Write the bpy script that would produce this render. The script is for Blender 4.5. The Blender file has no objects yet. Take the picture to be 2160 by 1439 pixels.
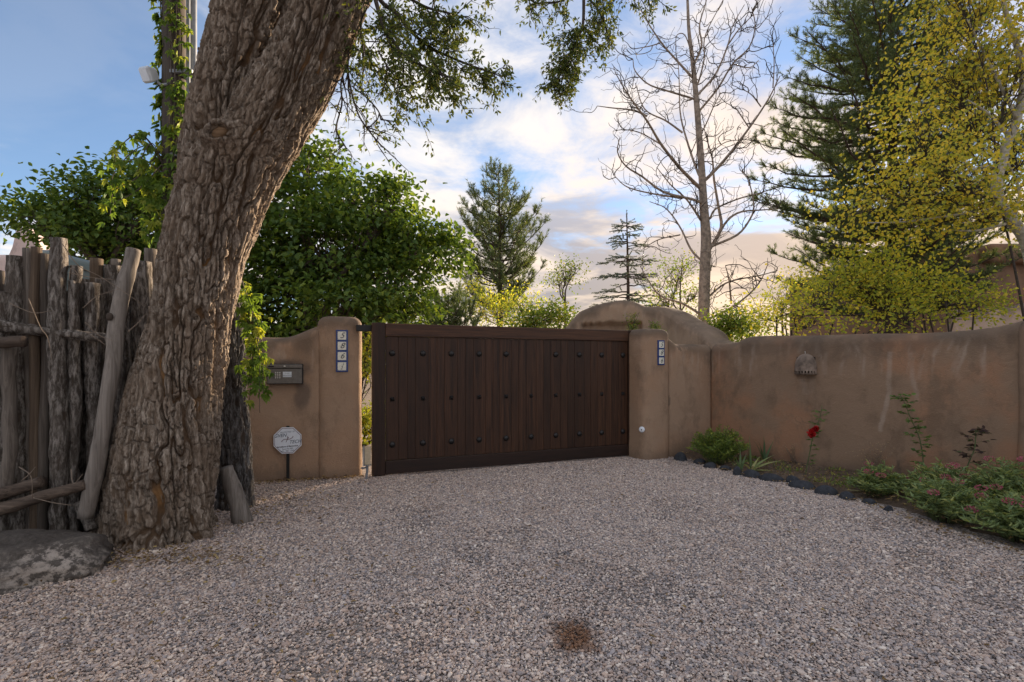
import bpy, bmesh, math, random
import numpy as np
from mathutils import Vector, Matrix

random.seed(7)
RNG = np.random.default_rng(7)
SC = bpy.context.scene
COL = SC.collection

# ------------------------------------------------------------------ camera
EYE = 1.3
F = 1080.0            # focal length in photo pixels (photo is 2160 wide)
HY = 770.0            # horizon row in the photo
cam_data = bpy.data.cameras.new('camera')
cam_data.sensor_width = 36.0
cam_data.lens = 18.0
cam_data.shift_y = (HY - 719.5) / 2160.0
cam_data.clip_start = 0.05
cam_data.clip_end = 2000
cam = bpy.data.objects.new('camera', cam_data)
cam.location = (0, 0, EYE)
cam.rotation_euler = (math.radians(90), 0, 0)
COL.objects.link(cam)
SC.camera = cam

# ------------------------------------------------------------------ node helper
class NT:
    def __init__(s, tree):
        s.t = tree
    def n(s, typ, ins=None, **props):
        nd = s.t.nodes.new(typ)
        for k, v in props.items():
            setattr(nd, k, v)
        for k, v in (ins or {}).items():
            sock = nd.inputs[k]
            if isinstance(v, bpy.types.NodeSocket):
                s.t.links.new(v, sock)
            elif isinstance(v, bpy.types.Node):
                s.t.links.new(v.outputs[0], sock)
            else:
                if sock.type == 'RGBA' and len(v) == 3:
                    v = (*v, 1)
                sock.default_value = v
        return nd
    def math(s, op, a, b=0.0, c=0.0, clamp=False):
        return s.n('ShaderNodeMath', {0: a, 1: b, 2: c}, operation=op, use_clamp=clamp).outputs[0]
    def vmath(s, op, a, b=(0, 0, 0)):
        nd = s.n('ShaderNodeVectorMath', {0: a, 1: b}, operation=op)
        return nd.outputs['Value'] if op in ('DOT_PRODUCT', 'LENGTH', 'DISTANCE') else nd.outputs[0]
    def ramp(s, fac, stops, interp='LINEAR'):
        nd = s.n('ShaderNodeValToRGB', {0: fac})
        cr = nd.color_ramp
        cr.interpolation = interp
        while len(cr.elements) < len(stops):
            cr.elements.new(0.5)
        for e, (p, c) in zip(cr.elements, stops):
            e.position = p
            e.color = (*c, 1) if len(c) == 3 else c
        return nd.outputs[0]
    def step(s, v, lo, hi):
        return s.n('ShaderNodeMapRange', {'Value': v, 'From Min': lo, 'From Max': hi}, interpolation_type='SMOOTHSTEP').outputs[0]
    def mix(s, fac, a, b, blend='MIX'):
        nd = s.n('ShaderNodeMix', data_type='RGBA', blend_type=blend)
        for i, v in ((0, fac), (6, a), (7, b)):
            sock = nd.inputs[i]
            if isinstance(v, bpy.types.NodeSocket):
                s.t.links.new(v, sock)
            elif i == 0:
                sock.default_value = v
            else:
                sock.default_value = (*v, 1) if len(v) == 3 else v
        return nd.outputs[2]
    def noise(s, vec, scale, detail=4, rough=0.55, dist=0.0):
        ins = {'Scale': scale, 'Detail': detail, 'Roughness': rough, 'Distortion': dist}
        if vec is not None:
            ins['Vector'] = vec
        return s.n('ShaderNodeTexNoise', ins).outputs[0]
    def scaled(s, vec, sc):
        return s.n('ShaderNodeMapping', {'Vector': vec, 'Scale': sc}).outputs[0]

# ------------------------------------------------------------------ world, sun, exposure
SUN_AZ = math.radians(33)     # clockwise from +Y (towards +X)
SUN_EL = math.radians(14)
world = bpy.data.worlds.new('World')
SC.world = world
world.use_nodes = True
wt = world.node_tree
wt.nodes.clear()
W = NT(wt)
SKY_STRENGTH = 0.07
D = W.n('ShaderNodeTexCoord').outputs['Generated']
sky = W.n('ShaderNodeTexSky', sky_type='NISHITA', sun_disc=False, sun_elevation=SUN_EL, sun_rotation=SUN_AZ,
          altitude=2000.0, air_density=1.0, dust_density=0.2, ozone_density=2.0).outputs[0]
sep = W.n('ShaderNodeSeparateXYZ', {0: D})
dx, dy, dz = sep.outputs[0], sep.outputs[1], sep.outputs[2]
zc = W.math('ADD', W.math('MAXIMUM', dz, 0.0), 0.16)
plane = W.n('ShaderNodeCombineXYZ', {0: W.math('DIVIDE', dx, zc), 1: W.math('DIVIDE', dy, zc), 2: 0.0}).outputs[0]
sund = (math.sin(SUN_AZ) * math.cos(SUN_EL), math.cos(SUN_AZ) * math.cos(SUN_EL), math.sin(SUN_EL))
sdot = W.math('MAXIMUM', W.vmath('DOT_PRODUCT', D, sund), 0.0)
# clouds: drifting layers of streaked noise on a flat cloud deck, bright veil, greyer undersides
CLOUD_AT = (1.7, 11.2, 5.0)
pl1 = W.n('ShaderNodeMapping', {'Vector': plane, 'Location': CLOUD_AT, 'Rotation': (0, 0, 0.5), 'Scale': (0.62, 0.95, 1)}).outputs[0]
n1 = W.noise(pl1, 0.85, 9, 0.56, 0.7)
pl2 = W.n('ShaderNodeMapping', {'Vector': plane, 'Location': (CLOUD_AT[0] + 4.2, CLOUD_AT[1] + 2.5, 2.0), 'Rotation': (0, 0, -0.35), 'Scale': (0.8, 1.2, 1)}).outputs[0]
n2 = W.noise(pl2, 1.0, 7, 0.55, 0.9)
n3 = W.noise(plane, 3.0, 8, 0.62, 0.5)
clear = W.math('POWER', W.math('MAXIMUM', W.vmath('DOT_PRODUCT', D, (-0.63, 0.68, 0.38)), 0.0), 6.0)
cov_in = W.math('ADD', n1, W.math('MULTIPLY', W.math('SUBTRACT', n3, 0.5), 0.50))
cov_in = W.math('SUBTRACT', cov_in, W.math('MULTIPLY', clear, 0.25))
opening = W.math('POWER', W.math('MAXIMUM', W.vmath('DOT_PRODUCT', D, (0.12, 0.87, 0.48)), 0.0), 5.0)
cov_in = W.math('SUBTRACT', cov_in, W.math('MULTIPLY', opening, 0.12))
cov_in = W.math('ADD', cov_in, W.math('MULTIPLY', W.math('POWER', sdot, 3.0), 0.05))
lowband = W.step(dz, 0.45, 0.04)
cov_in = W.math('ADD', cov_in, W.math('MULTIPLY', W.step(dz, 0.36, 0.05), 0.22))
cov_in = W.math('ADD', cov_in, W.math('MULTIPLY', W.step(dz, 0.45, 0.75), 0.10))  # thickens the unseen cloud overhead to brighten the ground
cover = W.step(cov_in, 0.33, 0.54)
shade = W.step(W.math('ADD', n2, W.math('MULTIPLY', W.math('SUBTRACT', n3, 0.5), 0.25)), 0.40, 0.57)
warm = W.math('POWER', sdot, 9.0)
white = W.mix(W.math('MULTIPLY', lowband, sdot), (0.345, 0.33, 0.318), (0.345, 0.262, 0.187))
grey = W.mix(W.math('MULTIPLY', lowband, sdot), (0.16, 0.19, 0.25), (0.085, 0.074, 0.070))
cloud = W.mix(shade, grey, white)
cloud = W.mix(W.math('MULTIPLY', warm, 0.45), cloud, (0.42, 0.28, 0.155))
k = 1.0 / SKY_STRENGTH
cloud = W.vmath('SCALE', cloud)
cloud.node.inputs['Scale'].default_value = k
skyc = W.mix(W.math('ADD', W.math('MULTIPLY', cover, 0.84), 0.11), sky, cloud)
bg = W.n('ShaderNodeBackground', {'Color': skyc, 'Strength': SKY_STRENGTH})
W.n('ShaderNodeOutputWorld', {'Surface': bg})

sun_data = bpy.data.lights.new('sun', 'SUN')
sun_data.energy = 4.5
sun_data.angle = math.radians(8)
sun_data.color = (1.0, 0.80, 0.58)
sun = bpy.data.objects.new('sun', sun_data)
COL.objects.link(sun)
sun.rotation_euler = (-Vector(sund)).to_track_quat('-Z', 'Y').to_euler()
sun.location = (6, 12, 8)

vs = SC.view_settings
vs.view_transform = 'Standard'
vs.look = 'None'
vs.gamma = 1.0
vs.use_curve_mapping = False
vs.exposure = 1.7

# ------------------------------------------------------------------ geometry helpers
def P(px, py, d):
    return np.array([(px - 1080.0) / F * d, d, EYE + (HY - py) / F * d])

def G(px, py, z=0.0):
    d = (EYE - z) * F / (py - HY)
    return np.array([(px - 1080.0) / F * d, d, z])

def hit(px, a, b):
    """Where the viewing ray through column px meets the plan line a-b: (x, y)."""
    k_ = (px - 1080.0) / F
    (ax, ay), (bx, by) = a, b
    t = (k_ * ay - ax) / ((bx - ax) - k_ * (by - ay))
    return np.array([ax + (bx - ax) * t, ay + (by - ay) * t])

def _h(ix, iy, iz, seed):
    h = (ix.astype(np.int64) * 374761393 + iy.astype(np.int64) * 668265263 + iz.astype(np.int64) * 2147483647 + seed * 974634777) & 0xFFFFFFFF
    h = ((h ^ (h >> 13)) * 1274126177) & 0xFFFFFFFF
    h = ((h ^ (h >> 16)) * 2246822519) & 0xFFFFFFFF
    return ((h ^ (h >> 15)) & 0xFFFFFF) / float(0xFFFFFF)

def vnoise(p, scale=1.0, seed=0):
    """Value noise, -1..1, at an (n,3) array."""
    q = np.asarray(p, dtype=np.float64) * scale
    i = np.floor(q).astype(np.int64)
    f = q - i
    f = f * f * (3 - 2 * f)
    out = 0
    for a in (0, 1):
        for b in (0, 1):
            for c in (0, 1):
                w = (f[:, 0] if a else 1 - f[:, 0]) * (f[:, 1] if b else 1 - f[:, 1]) * (f[:, 2] if c else 1 - f[:, 2])
                out = out + w * _h(i[:, 0] + a, i[:, 1] + b, i[:, 2] + c, seed)
    return out * 2 - 1

def fbm(p, scale=1.0, octv=4, seed=0, gain=0.5):
    s, a, tot = 0, 1.0, 0
    for o in range(octv):
        s = s + a * vnoise(p, scale * 2 ** o, seed + o * 17)
        tot += a
        a *= gain
    return s / tot

def sstep(x, a, b):
    t = np.clip((x - a) / (b - a), 0, 1)
    return t * t * (3 - 2 * t)

def mesh_from(name, verts, faces, mat=None, smooth=True, attrs=None):
    me = bpy.data.meshes.new(name)
    verts = np.asarray(verts, dtype=np.float32)
    if isinstance(faces, np.ndarray):
        nf, k_ = faces.shape
        me.vertices.add(len(verts))
        me.vertices.foreach_set('co', verts.ravel())
        me.loops.add(nf * k_)
        me.loops.foreach_set('vertex_index', faces.astype(np.int32).ravel())
        me.polygons.add(nf)
        me.polygons.foreach_set('loop_start', np.arange(0, nf * k_, k_, dtype=np.int32))
        me.update(calc_edges=True)
    else:
        me.from_pydata([tuple(map(float, v)) for v in verts], [], [tuple(f) for f in faces])
        me.update()
    if smooth:
        me.polygons.foreach_set('use_smooth', np.ones(len(me.polygons), dtype=bool))
    for an, av in (attrs or {}).items():
        at = me.attributes.new(an, 'FLOAT', 'POINT')
        at.data.foreach_set('value', np.asarray(av, dtype=np.float32))
    if mat:
        me.materials.append(mat)
    return me

def link(name, me, parent=None, loc=None, rotz=None):
    o = bpy.data.objects.new(name, me)
    COL.objects.link(o)
    if parent is not None:
        o.parent = parent
    if loc is not None:
        o.location = loc
    if rotz is not None:
        o.rotation_euler = (0, 0, rotz)
    return o

def tag(o, label, cat, group=None):
    o['label'] = label
    o['category'] = cat
    if group:
        o['group'] = group
    return o

def thing(name, label, cat, loc=(0, 0, 0), rotz=0.0, group=None):
    o = bpy.data.objects.new(name, None)
    o.empty_display_size = 0.1
    COL.objects.link(o)
    o.location = loc
    o.rotation_euler = (0, 0, rotz)
    return tag(o, label, cat, group)

def obj(name, verts, faces, mat, parent=None, smooth=True, attrs=None, base=(0, 0, 0)):
    """verts are world coordinates; the object sits under a parent whose origin is `base`."""
    v = np.asarray(verts, dtype=np.float64) - np.asarray(base)
    return link(name, mesh_from(name, v, faces, mat, smooth, attrs), parent)

def structure(o):
    o['kind'] = 'structure'
    return o

def stuff(o):
    o['kind'] = 'stuff'
    return o

def bm_obj(name, bm, mat, parent=None, smooth=False, loc=None):
    me = bpy.data.meshes.new(name)
    bm.normal_update()
    bm.to_mesh(me)
    bm.free()
    if smooth:
        me.polygons.foreach_set('use_smooth', np.ones(len(me.polygons), dtype=bool))
    me.materials.append(mat)
    return link(name, me, parent, loc)

def bm_box(x0, x1, y0, y1, z0, z1, bevel=0.0, seg=2):
    bm = bmesh.new()
    r = bmesh.ops.create_cube(bm, size=1.0)
    for v in bm.verts:
        v.co.x = x0 if v.co.x < 0 else x1
        v.co.y = y0 if v.co.y < 0 else y1
        v.co.z = z0 if v.co.z < 0 else z1
    if bevel > 0:
        bmesh.ops.bevel(bm, geom=bm.edges[:], offset=bevel, segments=seg, affect='EDGES', profile=0.5)
    return bm

def ring_frame(t):
    t = t / (np.linalg.norm(t) + 1e-9)
    up = np.array([0, 0, 1.0]) if abs(t[2]) < 0.9 else np.array([0, 1.0, 0])
    a = np.cross(t, up)
    a /= np.linalg.norm(a)
    return a, np.cross(t, a)

def tubes(list_, cap=True):
    """list_ of (points, radii, sides) -> quads (tri-capped by collapsed rings)."""
    V, Q = [], []
    off = 0
    for pts, rad, n in list_:
        pts = np.asarray(pts, float)
        m = len(pts)
        rad = np.broadcast_to(np.asarray(rad, float), (m,))
        tan = np.gradient(pts, axis=0) if m > 2 else np.repeat((pts[-1] - pts[0])[None], m, 0)
        ang = np.arange(n) * 2 * math.pi / n
        a, b = ring_frame(tan[0])
        rings = []
        for i in range(m):
            t = tan[i] / (np.linalg.norm(tan[i]) + 1e-9)
            a = a - t * np.dot(a, t)
            a /= (np.linalg.norm(a) + 1e-9)
            b = np.cross(t, a)
            rings.append(pts[i] + rad[i] * (np.cos(ang)[:, None] * a + np.sin(ang)[:, None] * b))
        if cap:
            rings.insert(0, np.repeat(pts[:1], n, 0) + (rings[0] - pts[0]) * 0.02)
            rings.append(np.repeat(pts[-1:], n, 0) + (rings[-1] - pts[-1]) * 0.02)
        R = np.concatenate(rings)
        V.append(R)
        mm = len(rings)
        i = np.arange(mm - 1)[:, None] * n
        j = np.arange(n)[None]
        j2 = (j + 1) % n
        q = np.stack([i + j, i + j2, i + n + j2, i + n + j], -1).reshape(-1, 4) + off
        Q.append(q)
        off += len(R)
    return np.concatenate(V), np.concatenate(Q)

def spline(pts, n):
    """Catmull-Rom through pts, n samples."""
    p = np.asarray(pts, float)
    if len(p) == 2:
        t = np.linspace(0, 1, n)[:, None]
        return p[0] * (1 - t) + p[1] * t
    q = np.vstack([2 * p[0] - p[1], p, 2 * p[-1] - p[-2]])
    u = np.linspace(0, len(p) - 1 - 1e-6, n)
    i = u.astype(int)
    f = (u - i)[:, None]
    p0, p1, p2, p3 = q[i], q[i + 1], q[i + 2], q[i + 3]
    return 0.5 * (2 * p1 + (p2 - p0) * f + (2 * p0 - 5 * p1 + 4 * p2 - p3) * f ** 2 + (3 * p1 - p0 - 3 * p2 + p3) * f ** 3)

def unit(v):
    v = np.asarray(v, float)
    return v / (np.linalg.norm(v, axis=-1, keepdims=True) + 1e-9)

def rand_unit(n, rng=RNG):
    return unit(rng.normal(size=(n, 3)))

def leaf_arrays(pos, dirs, nrm, length, width, fold=0.25, shape='ovate'):
    """Leaf blades as bent polygons: returns verts, faces(quads) and verts per leaf."""
    n = len(pos)
    d = unit(dirs)
    s = unit(np.cross(d, nrm))
    nn = np.cross(s, d)
    L = np.broadcast_to(length, (n,))[:, None]
    Wd = np.broadcast_to(width, (n,))[:, None]
    up = nn * Wd * fold
    if shape == 'ovate':
        prof = [(0.0, 0.0), (0.28, 0.46), (0.62, 0.36), (1.0, 0.0)]
    else:
        prof = [(0.0, 0.0), (0.3, 0.5), (0.65, 0.32), (1.0, 0.0)]
    b = pos
    tip = pos + d * L - nn * L * 0.12
    v = [b,
         pos + d * L * prof[1][0] + s * Wd * prof[1][1] + up, pos + d * L * prof[2][0] + s * Wd * prof[2][1] + up * 0.7,
         tip,
         pos + d * L * prof[2][0] - s * Wd * prof[2][1] + up * 0.7, pos + d * L * prof[1][0] - s * Wd * prof[1][1] + up]
    V = np.stack(v, 1).reshape(-1, 3)
    base = np.arange(n)[:, None] * 6
    f1 = base + np.array([[0, 1, 2, 3]])
    f2 = base + np.array([[0, 3, 4, 5]])
    return V, np.concatenate([f1, f2]), 6

def leaf_obj(name, mat, parent, base, pos, dirs, nrm, length, width, fold=0.25, tint=None, shape='ovate'):
    V, Fc, k_ = leaf_arrays(pos, dirs, nrm, length, width, fold, shape)
    if tint is None:
        tint = RNG.random(len(pos))
    return obj(name, V, Fc, mat, parent, smooth=False, attrs={'tint': np.repeat(tint, k_)}, base=base)

def needle_obj(name, mat, parent, base, pos, dirs, length, width, tint):
    n = len(pos)
    d = unit(dirs)
    s = unit(np.cross(d, rand_unit(n)))
    L = np.broadcast_to(length, (n,))[:, None]
    V = np.stack([pos - s * width, pos + s * width, pos + d * L], 1).reshape(-1, 3)
    Fc = np.arange(n * 3).reshape(-1, 3)
    return obj(name, V, Fc, mat, parent, smooth=False, attrs={'tint': np.repeat(tint, 3)}, base=base)

# ------------------------------------------------------------------ materials
def material(name):
    m = bpy.data.materials.new(name)
    m.use_nodes = True
    t = m.node_tree
    t.nodes.clear()
    return m, NT(t)

def finish(T, color, rough=0.8, bump=None, bump_dist=0.01, bump_strength=1.0, spec=0.3, metallic=0.0, normal=None):
    ins = {'Base Color': color, 'Roughness': rough, 'Specular IOR Level': spec, 'Metallic': metallic}
    if bump is not None:
        bi = {'Height': bump, 'Distance': bump_dist, 'Strength': bump_strength}
        ins['Normal'] = T.n('ShaderNodeBump', bi).outputs[0]
    b = T.n('ShaderNodeBsdfPrincipled', ins)
    T.n('ShaderNodeOutputMaterial', {'Surface': b})

def pos_(T):
    return T.n('ShaderNodeNewGeometry').outputs['Position']

def objco(T):
    return T.n('ShaderNodeTexCoord').outputs['Object']

def attr(T, name, typ='GEOMETRY'):
    return T.n('ShaderNodeAttribute', attribute_name=name, attribute_type=typ).outputs['Fac']

def mat_plain(name, col, rough=0.6, metallic=0.0, var=0.15, scale=20.0, bump=0.0, spec=0.4):
    m, T = material(name)
    p = objco(T)
    n = T.noise(p, scale, 5, 0.6)
    c = T.mix(T.step(n, 0.3, 0.7), tuple(x * (1 - var) for x in col), tuple(min(1, x * (1 + var)) for x in col))
    finish(T, c, rough, n if bump else None, bump, 1.0, spec, metallic)
    return m

def mat_leaf(name, stops, trans=0.45, rough=0.55):
    m, T = material(name)
    t = attr(T, 'tint')
    c = T.ramp(t, stops)
    dif = T.n('ShaderNodeBsdfPrincipled', {'Base Color': c, 'Roughness': rough, 'Specular IOR Level': 0.25})
    tc = T.mix(1.0, c, (1.35, 1.25, 0.55), 'MULTIPLY')
    tr = T.n('ShaderNodeBsdfTranslucent', {'Color': tc})
    mx = T.n('ShaderNodeMixShader', {0: trans, 1: dif.outputs[0], 2: tr.outputs[0]})
    T.n('ShaderNodeOutputMaterial', {'Surface': mx})
    return m

def mat_adobe(name, col, red=(0.40, 0.22, 0.13), redness=0.5):
    m, T = material(name)
    p = pos_(T)
    big = T.noise(p, 1.1, 4, 0.55)
    mid = T.noise(T.scaled(p, (1, 1, 0.6)), 3.4, 6, 0.65)
    c = T.mix(T.math('MULTIPLY', T.step(big, 0.43, 0.58), redness), col, red)
    dark = tuple(x * 0.70 for x in col)
    c = T.mix(T.math('MULTIPLY', T.step(mid, 0.47, 0.64), 0.85), c, dark)
    grain = T.noise(p, 130.0, 3, 0.7)
    c = T.mix(T.math('MULTIPLY', T.step(grain, 0.35, 0.75), 0.30), c, tuple(min(1, x * 1.35) for x in col))
    # weathering stored on the wall itself: grey cap wash, pale drip lines
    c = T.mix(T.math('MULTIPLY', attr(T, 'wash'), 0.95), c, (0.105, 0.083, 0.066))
    c = T.mix(T.math('MULTIPLY', attr(T, 'streak'), 0.65), c, (0.44, 0.35, 0.28))
    c = T.mix(T.math('MULTIPLY', attr(T, 'dark_patch'), 0.8), c, (0.09, 0.075, 0.068))  # darker rounded patches at set spots on the wall
    trowel = T.noise(p, 8.0, 5, 0.65, 0.6)
    c = T.mix(T.math('MULTIPLY', T.step(trowel, 0.54, 0.70), 0.28), c, tuple(min(1, x * 1.3) for x in col))
    vo = T.n('ShaderNodeTexVoronoi', {'Vector': T.vmath('ADD', p, T.n('ShaderNodeTexNoise', {'Vector': p, 'Scale': 3.0}).outputs['Color']), 'Scale': 0.9}, feature='DISTANCE_TO_EDGE')
    hair = T.math('MULTIPLY', T.step(vo.outputs[0], 0.006, 0.001), T.step(big, 0.5, 0.6))
    c = T.mix(T.math('MULTIPLY', hair, 0.6), c, dark)
    g2 = T.noise(p, 60.0, 6, 0.75)
    h = T.math('ADD', T.math('MULTIPLY', g2, 0.7), T.math('MULTIPLY', trowel, 1.0))
    finish(T, c, 0.93, h, 0.012, 0.8, 0.12)
    return m

def mat_wood(name, dark, light, scale=1.0, rough=0.6, axis='Z', bump=0.004, spec=0.3):
    m, T = material(name)
    p = objco(T)
    oi = T.n('ShaderNodeObjectInfo').outputs['Random']
    off = T.n('ShaderNodeCombineXYZ', {0: T.math('MULTIPLY', oi, 37.0), 1: T.math('MULTIPLY', oi, 11.0), 2: T.math('MULTIPLY', oi, 5.0)}).outputs[0]
    p = T.vmath('ADD', p, off)
    sc = {'Z': (58, 58, 1.9), 'X': (1.9, 58, 58)}[axis]
    gr = T.noise(T.scaled(p, tuple(s * scale for s in sc)), 1.0, 7, 0.65, 0.8)
    big = T.noise(T.scaled(p, tuple(s * scale * 0.14 for s in sc)), 1.0, 3, 0.5)
    v = T.math('ADD', T.math('MULTIPLY', gr, 0.7), T.math('MULTIPLY', big, 0.3))
    c = T.ramp(v, [(0.38, dark), (0.62, light)])
    c = T.mix(T.math('MULTIPLY', oi, 0.6), c, dark)
    finish(T, c, rough, gr, bump, 0.8, spec)
    return m

def mat_bark(name, ridge, furrow, grey, rust=None):
    m, T = material(name)
    p = pos_(T)
    r = attr(T, 'ridge')
    n = T.noise(T.scaled(p, (46, 46, 11)), 1.0, 7, 0.72)
    big = T.noise(p, 3.0, 4, 0.6)
    c = T.mix(T.step(n, 0.42, 0.60), tuple(x * 0.62 for x in ridge), grey)
    c = T.mix(T.math('MULTIPLY', T.step(big, 0.45, 0.62), 0.5), c, ridge)
    c = T.mix(T.math('MULTIPLY', T.step(n, 0.58, 0.70), 0.7), c, tuple(min(1, x * 1.7) for x in grey))
    fur = furrow
    if rust:
        fur = T.mix(T.step(T.noise(p, 2.2, 3, 0.6), 0.47, 0.62), furrow, rust)
    c = T.mix(T.math('MULTIPLY', T.step(r, 0.32, 0.04), 0.9), c, fur)
    fine = T.noise(T.scaled(p, (150, 150, 40)), 1.0, 6, 0.75)
    h = T.math('ADD', T.math('MULTIPLY', n, 1.0), T.math('MULTIPLY', fine, 0.5))
    finish(T, c, 0.9, h, 0.03, 1.0, 0.12)
    return m

M = {}
M['adobe'] = mat_adobe('adobe_plaster', (0.34, 0.232, 0.158), (0.34, 0.208, 0.13), 0.6)
M['adobe_red'] = mat_adobe('adobe_plaster_red', (0.26, 0.175, 0.118), (0.33, 0.178, 0.105), 0.9)
M['adobe_far'] = mat_adobe('adobe_plaster_far', (0.36, 0.26, 0.185), (0.36, 0.24, 0.16), 0.5)
M['adobe_house'] = mat_adobe('adobe_house', (0.24, 0.15, 0.10), (0.27, 0.14, 0.08), 0.6)
M['pink'] = mat_adobe('pale_pink_stucco', (0.60, 0.47, 0.43), (0.60, 0.45, 0.41), 0.3)
M['patio'] = mat_adobe('pale_tan_stucco', (0.50, 0.37, 0.29), (0.48, 0.34, 0.25), 0.4)
M['gate'] = mat_wood('gate_stain', (0.019, 0.0088, 0.005), (0.085, 0.036, 0.017), 1.0, 0.5, 'Z', 0.003, 0.3)
M['gate_rail'] = mat_wood('gate_stain_rail', (0.022, 0.010, 0.006), (0.11, 0.048, 0.023), 1.0, 0.5, 'X', 0.003, 0.3)
M['gate_dark'] = mat_wood('gate_stain_dark', (0.014, 0.008, 0.006), (0.04, 0.019, 0.012), 1.0, 0.5, 'X', 0.003, 0.3)
M['iron'] = mat_plain('dark_iron', (0.035, 0.033, 0.033), 0.42, 0.7, 0.3, 60, 0.0008)
M['black'] = mat_plain('black_paint', (0.018, 0.017, 0.016), 0.5, 0.2, 0.2, 40)
M['bronze'] = mat_plain('bronze_grey_metal', (0.16, 0.145, 0.13), 0.45, 0.35, 0.12, 30, 0.0004)
M['steel'] = mat_plain('bright_steel', (0.7, 0.7, 0.68), 0.3, 0.8, 0.1, 50)
M['grey_pipe'] = mat_plain('grey_conduit', (0.24, 0.25, 0.27), 0.5, 0.1, 0.15, 8)
M['beige'] = mat_plain('beige_plastic', (0.50, 0.40, 0.27), 0.55, 0.0, 0.12, 25)
M['white'] = mat_plain('white_enamel', (0.72, 0.75, 0.80), 0.4, 0.0, 0.06, 14)
M['ink'] = mat_plain('dark_ink', (0.03, 0.035, 0.05), 0.6, 0.0, 0.1, 30)
M['ink_grey'] = mat_plain('grey_ink', (0.16, 0.19, 0.23), 0.6, 0.0, 0.1, 30)
M['ink_red'] = mat_plain('maroon_ink', (0.12, 0.015, 0.03), 0.6, 0.0, 0.1, 30)
M['tile'] = mat_plain('cream_tile_glaze', (0.70, 0.68, 0.58), 0.22, 0.0, 0.1, 60, 0.0003)
M['tile_blue'] = mat_plain('cobalt_glaze', (0.022, 0.05, 0.19), 0.25, 0.0, 0.35, 80, 0.0003)
M['clay'] = mat_plain('fired_clay', (0.19, 0.142, 0.11), 0.85, 0.0, 0.5, 9, 0.003)
M['shadow_slot'] = mat_plain('clay_slot_shade', (0.05, 0.035, 0.028), 0.9, 0.0, 0.1, 9)  # dark colour standing in for shade behind the lamp's slots
M['van'] = mat_plain('grey_green_paint', (0.105, 0.13, 0.115), 0.32, 0.0, 0.06, 3, 0.0, 0.5)
M['van_trim'] = mat_plain('pale_green_trim', (0.25, 0.28, 0.23), 0.4, 0.0, 0.08, 3)
M['glass'] = mat_plain('dark_window_glass', (0.02, 0.025, 0.028), 0.06, 0.0, 0.1, 3, 0.0, 0.8)
M['rubber'] = mat_plain('tyre_rubber', (0.02, 0.02, 0.02), 0.85, 0.0, 0.2, 30)
M['blue_frame'] = mat_plain('blue_window_paint', (0.16, 0.25, 0.38), 0.6, 0.0, 0.12, 12)
M['lens'] = mat_plain('floodlight_lens', (0.62, 0.66, 0.70), 0.25, 0.0, 0.06, 12)

M['bark'] = mat_bark('elm_bark', (0.29, 0.21, 0.148), (0.16, 0.098, 0.058), (0.43, 0.35, 0.28), (0.42, 0.225, 0.09))
M['dead_bark'] = mat_bark('weathered_dead_wood', (0.105, 0.088, 0.078), (0.085, 0.06, 0.045), (0.20, 0.19, 0.185))
M['post_bark'] = mat_bark('juniper_post_bark', (0.15, 0.122, 0.10), (0.085, 0.063, 0.048), (0.33, 0.29, 0.255))
M['post_grey'] = mat_wood('silvered_post', (0.065, 0.052, 0.043), (0.24, 0.20, 0.165), 0.9, 0.85, 'Z', 0.006, 0.15)
M['post_brown'] = mat_wood('brown_post', (0.06, 0.042, 0.03), (0.20, 0.145, 0.10), 0.9, 0.85, 'Z', 0.006, 0.15)
M['post_dark'] = mat_wood('dark_post', (0.045, 0.034, 0.028), (0.12, 0.09, 0.07), 0.9, 0.85, 'Z', 0.006, 0.15)
M['silver_log'] = mat_wood('silver_log', (0.115, 0.095, 0.08), (0.38, 0.33, 0.285), 0.7, 0.85, 'Z', 0.008, 0.15)
M['rail_wood'] = mat_wood('rail_pole', (0.05, 0.036, 0.028), (0.17, 0.125, 0.095), 0.8, 0.85, 'X', 0.008, 0.15)
M['pole'] = mat_wood('pole_timber', (0.06, 0.05, 0.042), (0.15, 0.12, 0.10), 0.8, 0.85, 'Z', 0.006, 0.15)
M['cut_wood'] = mat_wood('cut_branch_wood', (0.20, 0.12, 0.065), (0.40, 0.27, 0.165), 1.2, 0.8, 'X', 0.004, 0.2)
M['twig'] = mat_plain('twig_bark', (0.10, 0.078, 0.062), 0.85, 0, 0.3, 30)
M['dark_twig'] = mat_plain('dark_twig_bark', (0.055, 0.042, 0.034), 0.85, 0, 0.3, 30)
M['dry_twig'] = mat_plain('dry_twig', (0.20, 0.15, 0.11), 0.85, 0, 0.3, 30)
M['bare_bark'] = mat_plain('pale_bare_bark', (0.27, 0.215, 0.17), 0.85, 0, 0.4, 14, 0.006)
M['aspen_bark'] = mat_plain('aspen_bark', (0.40, 0.37, 0.31), 0.75, 0, 0.35, 16, 0.004)
M['pine_bark'] = mat_plain('pine_bark', (0.075, 0.052, 0.04), 0.9, 0, 0.4, 12, 0.01)

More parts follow.
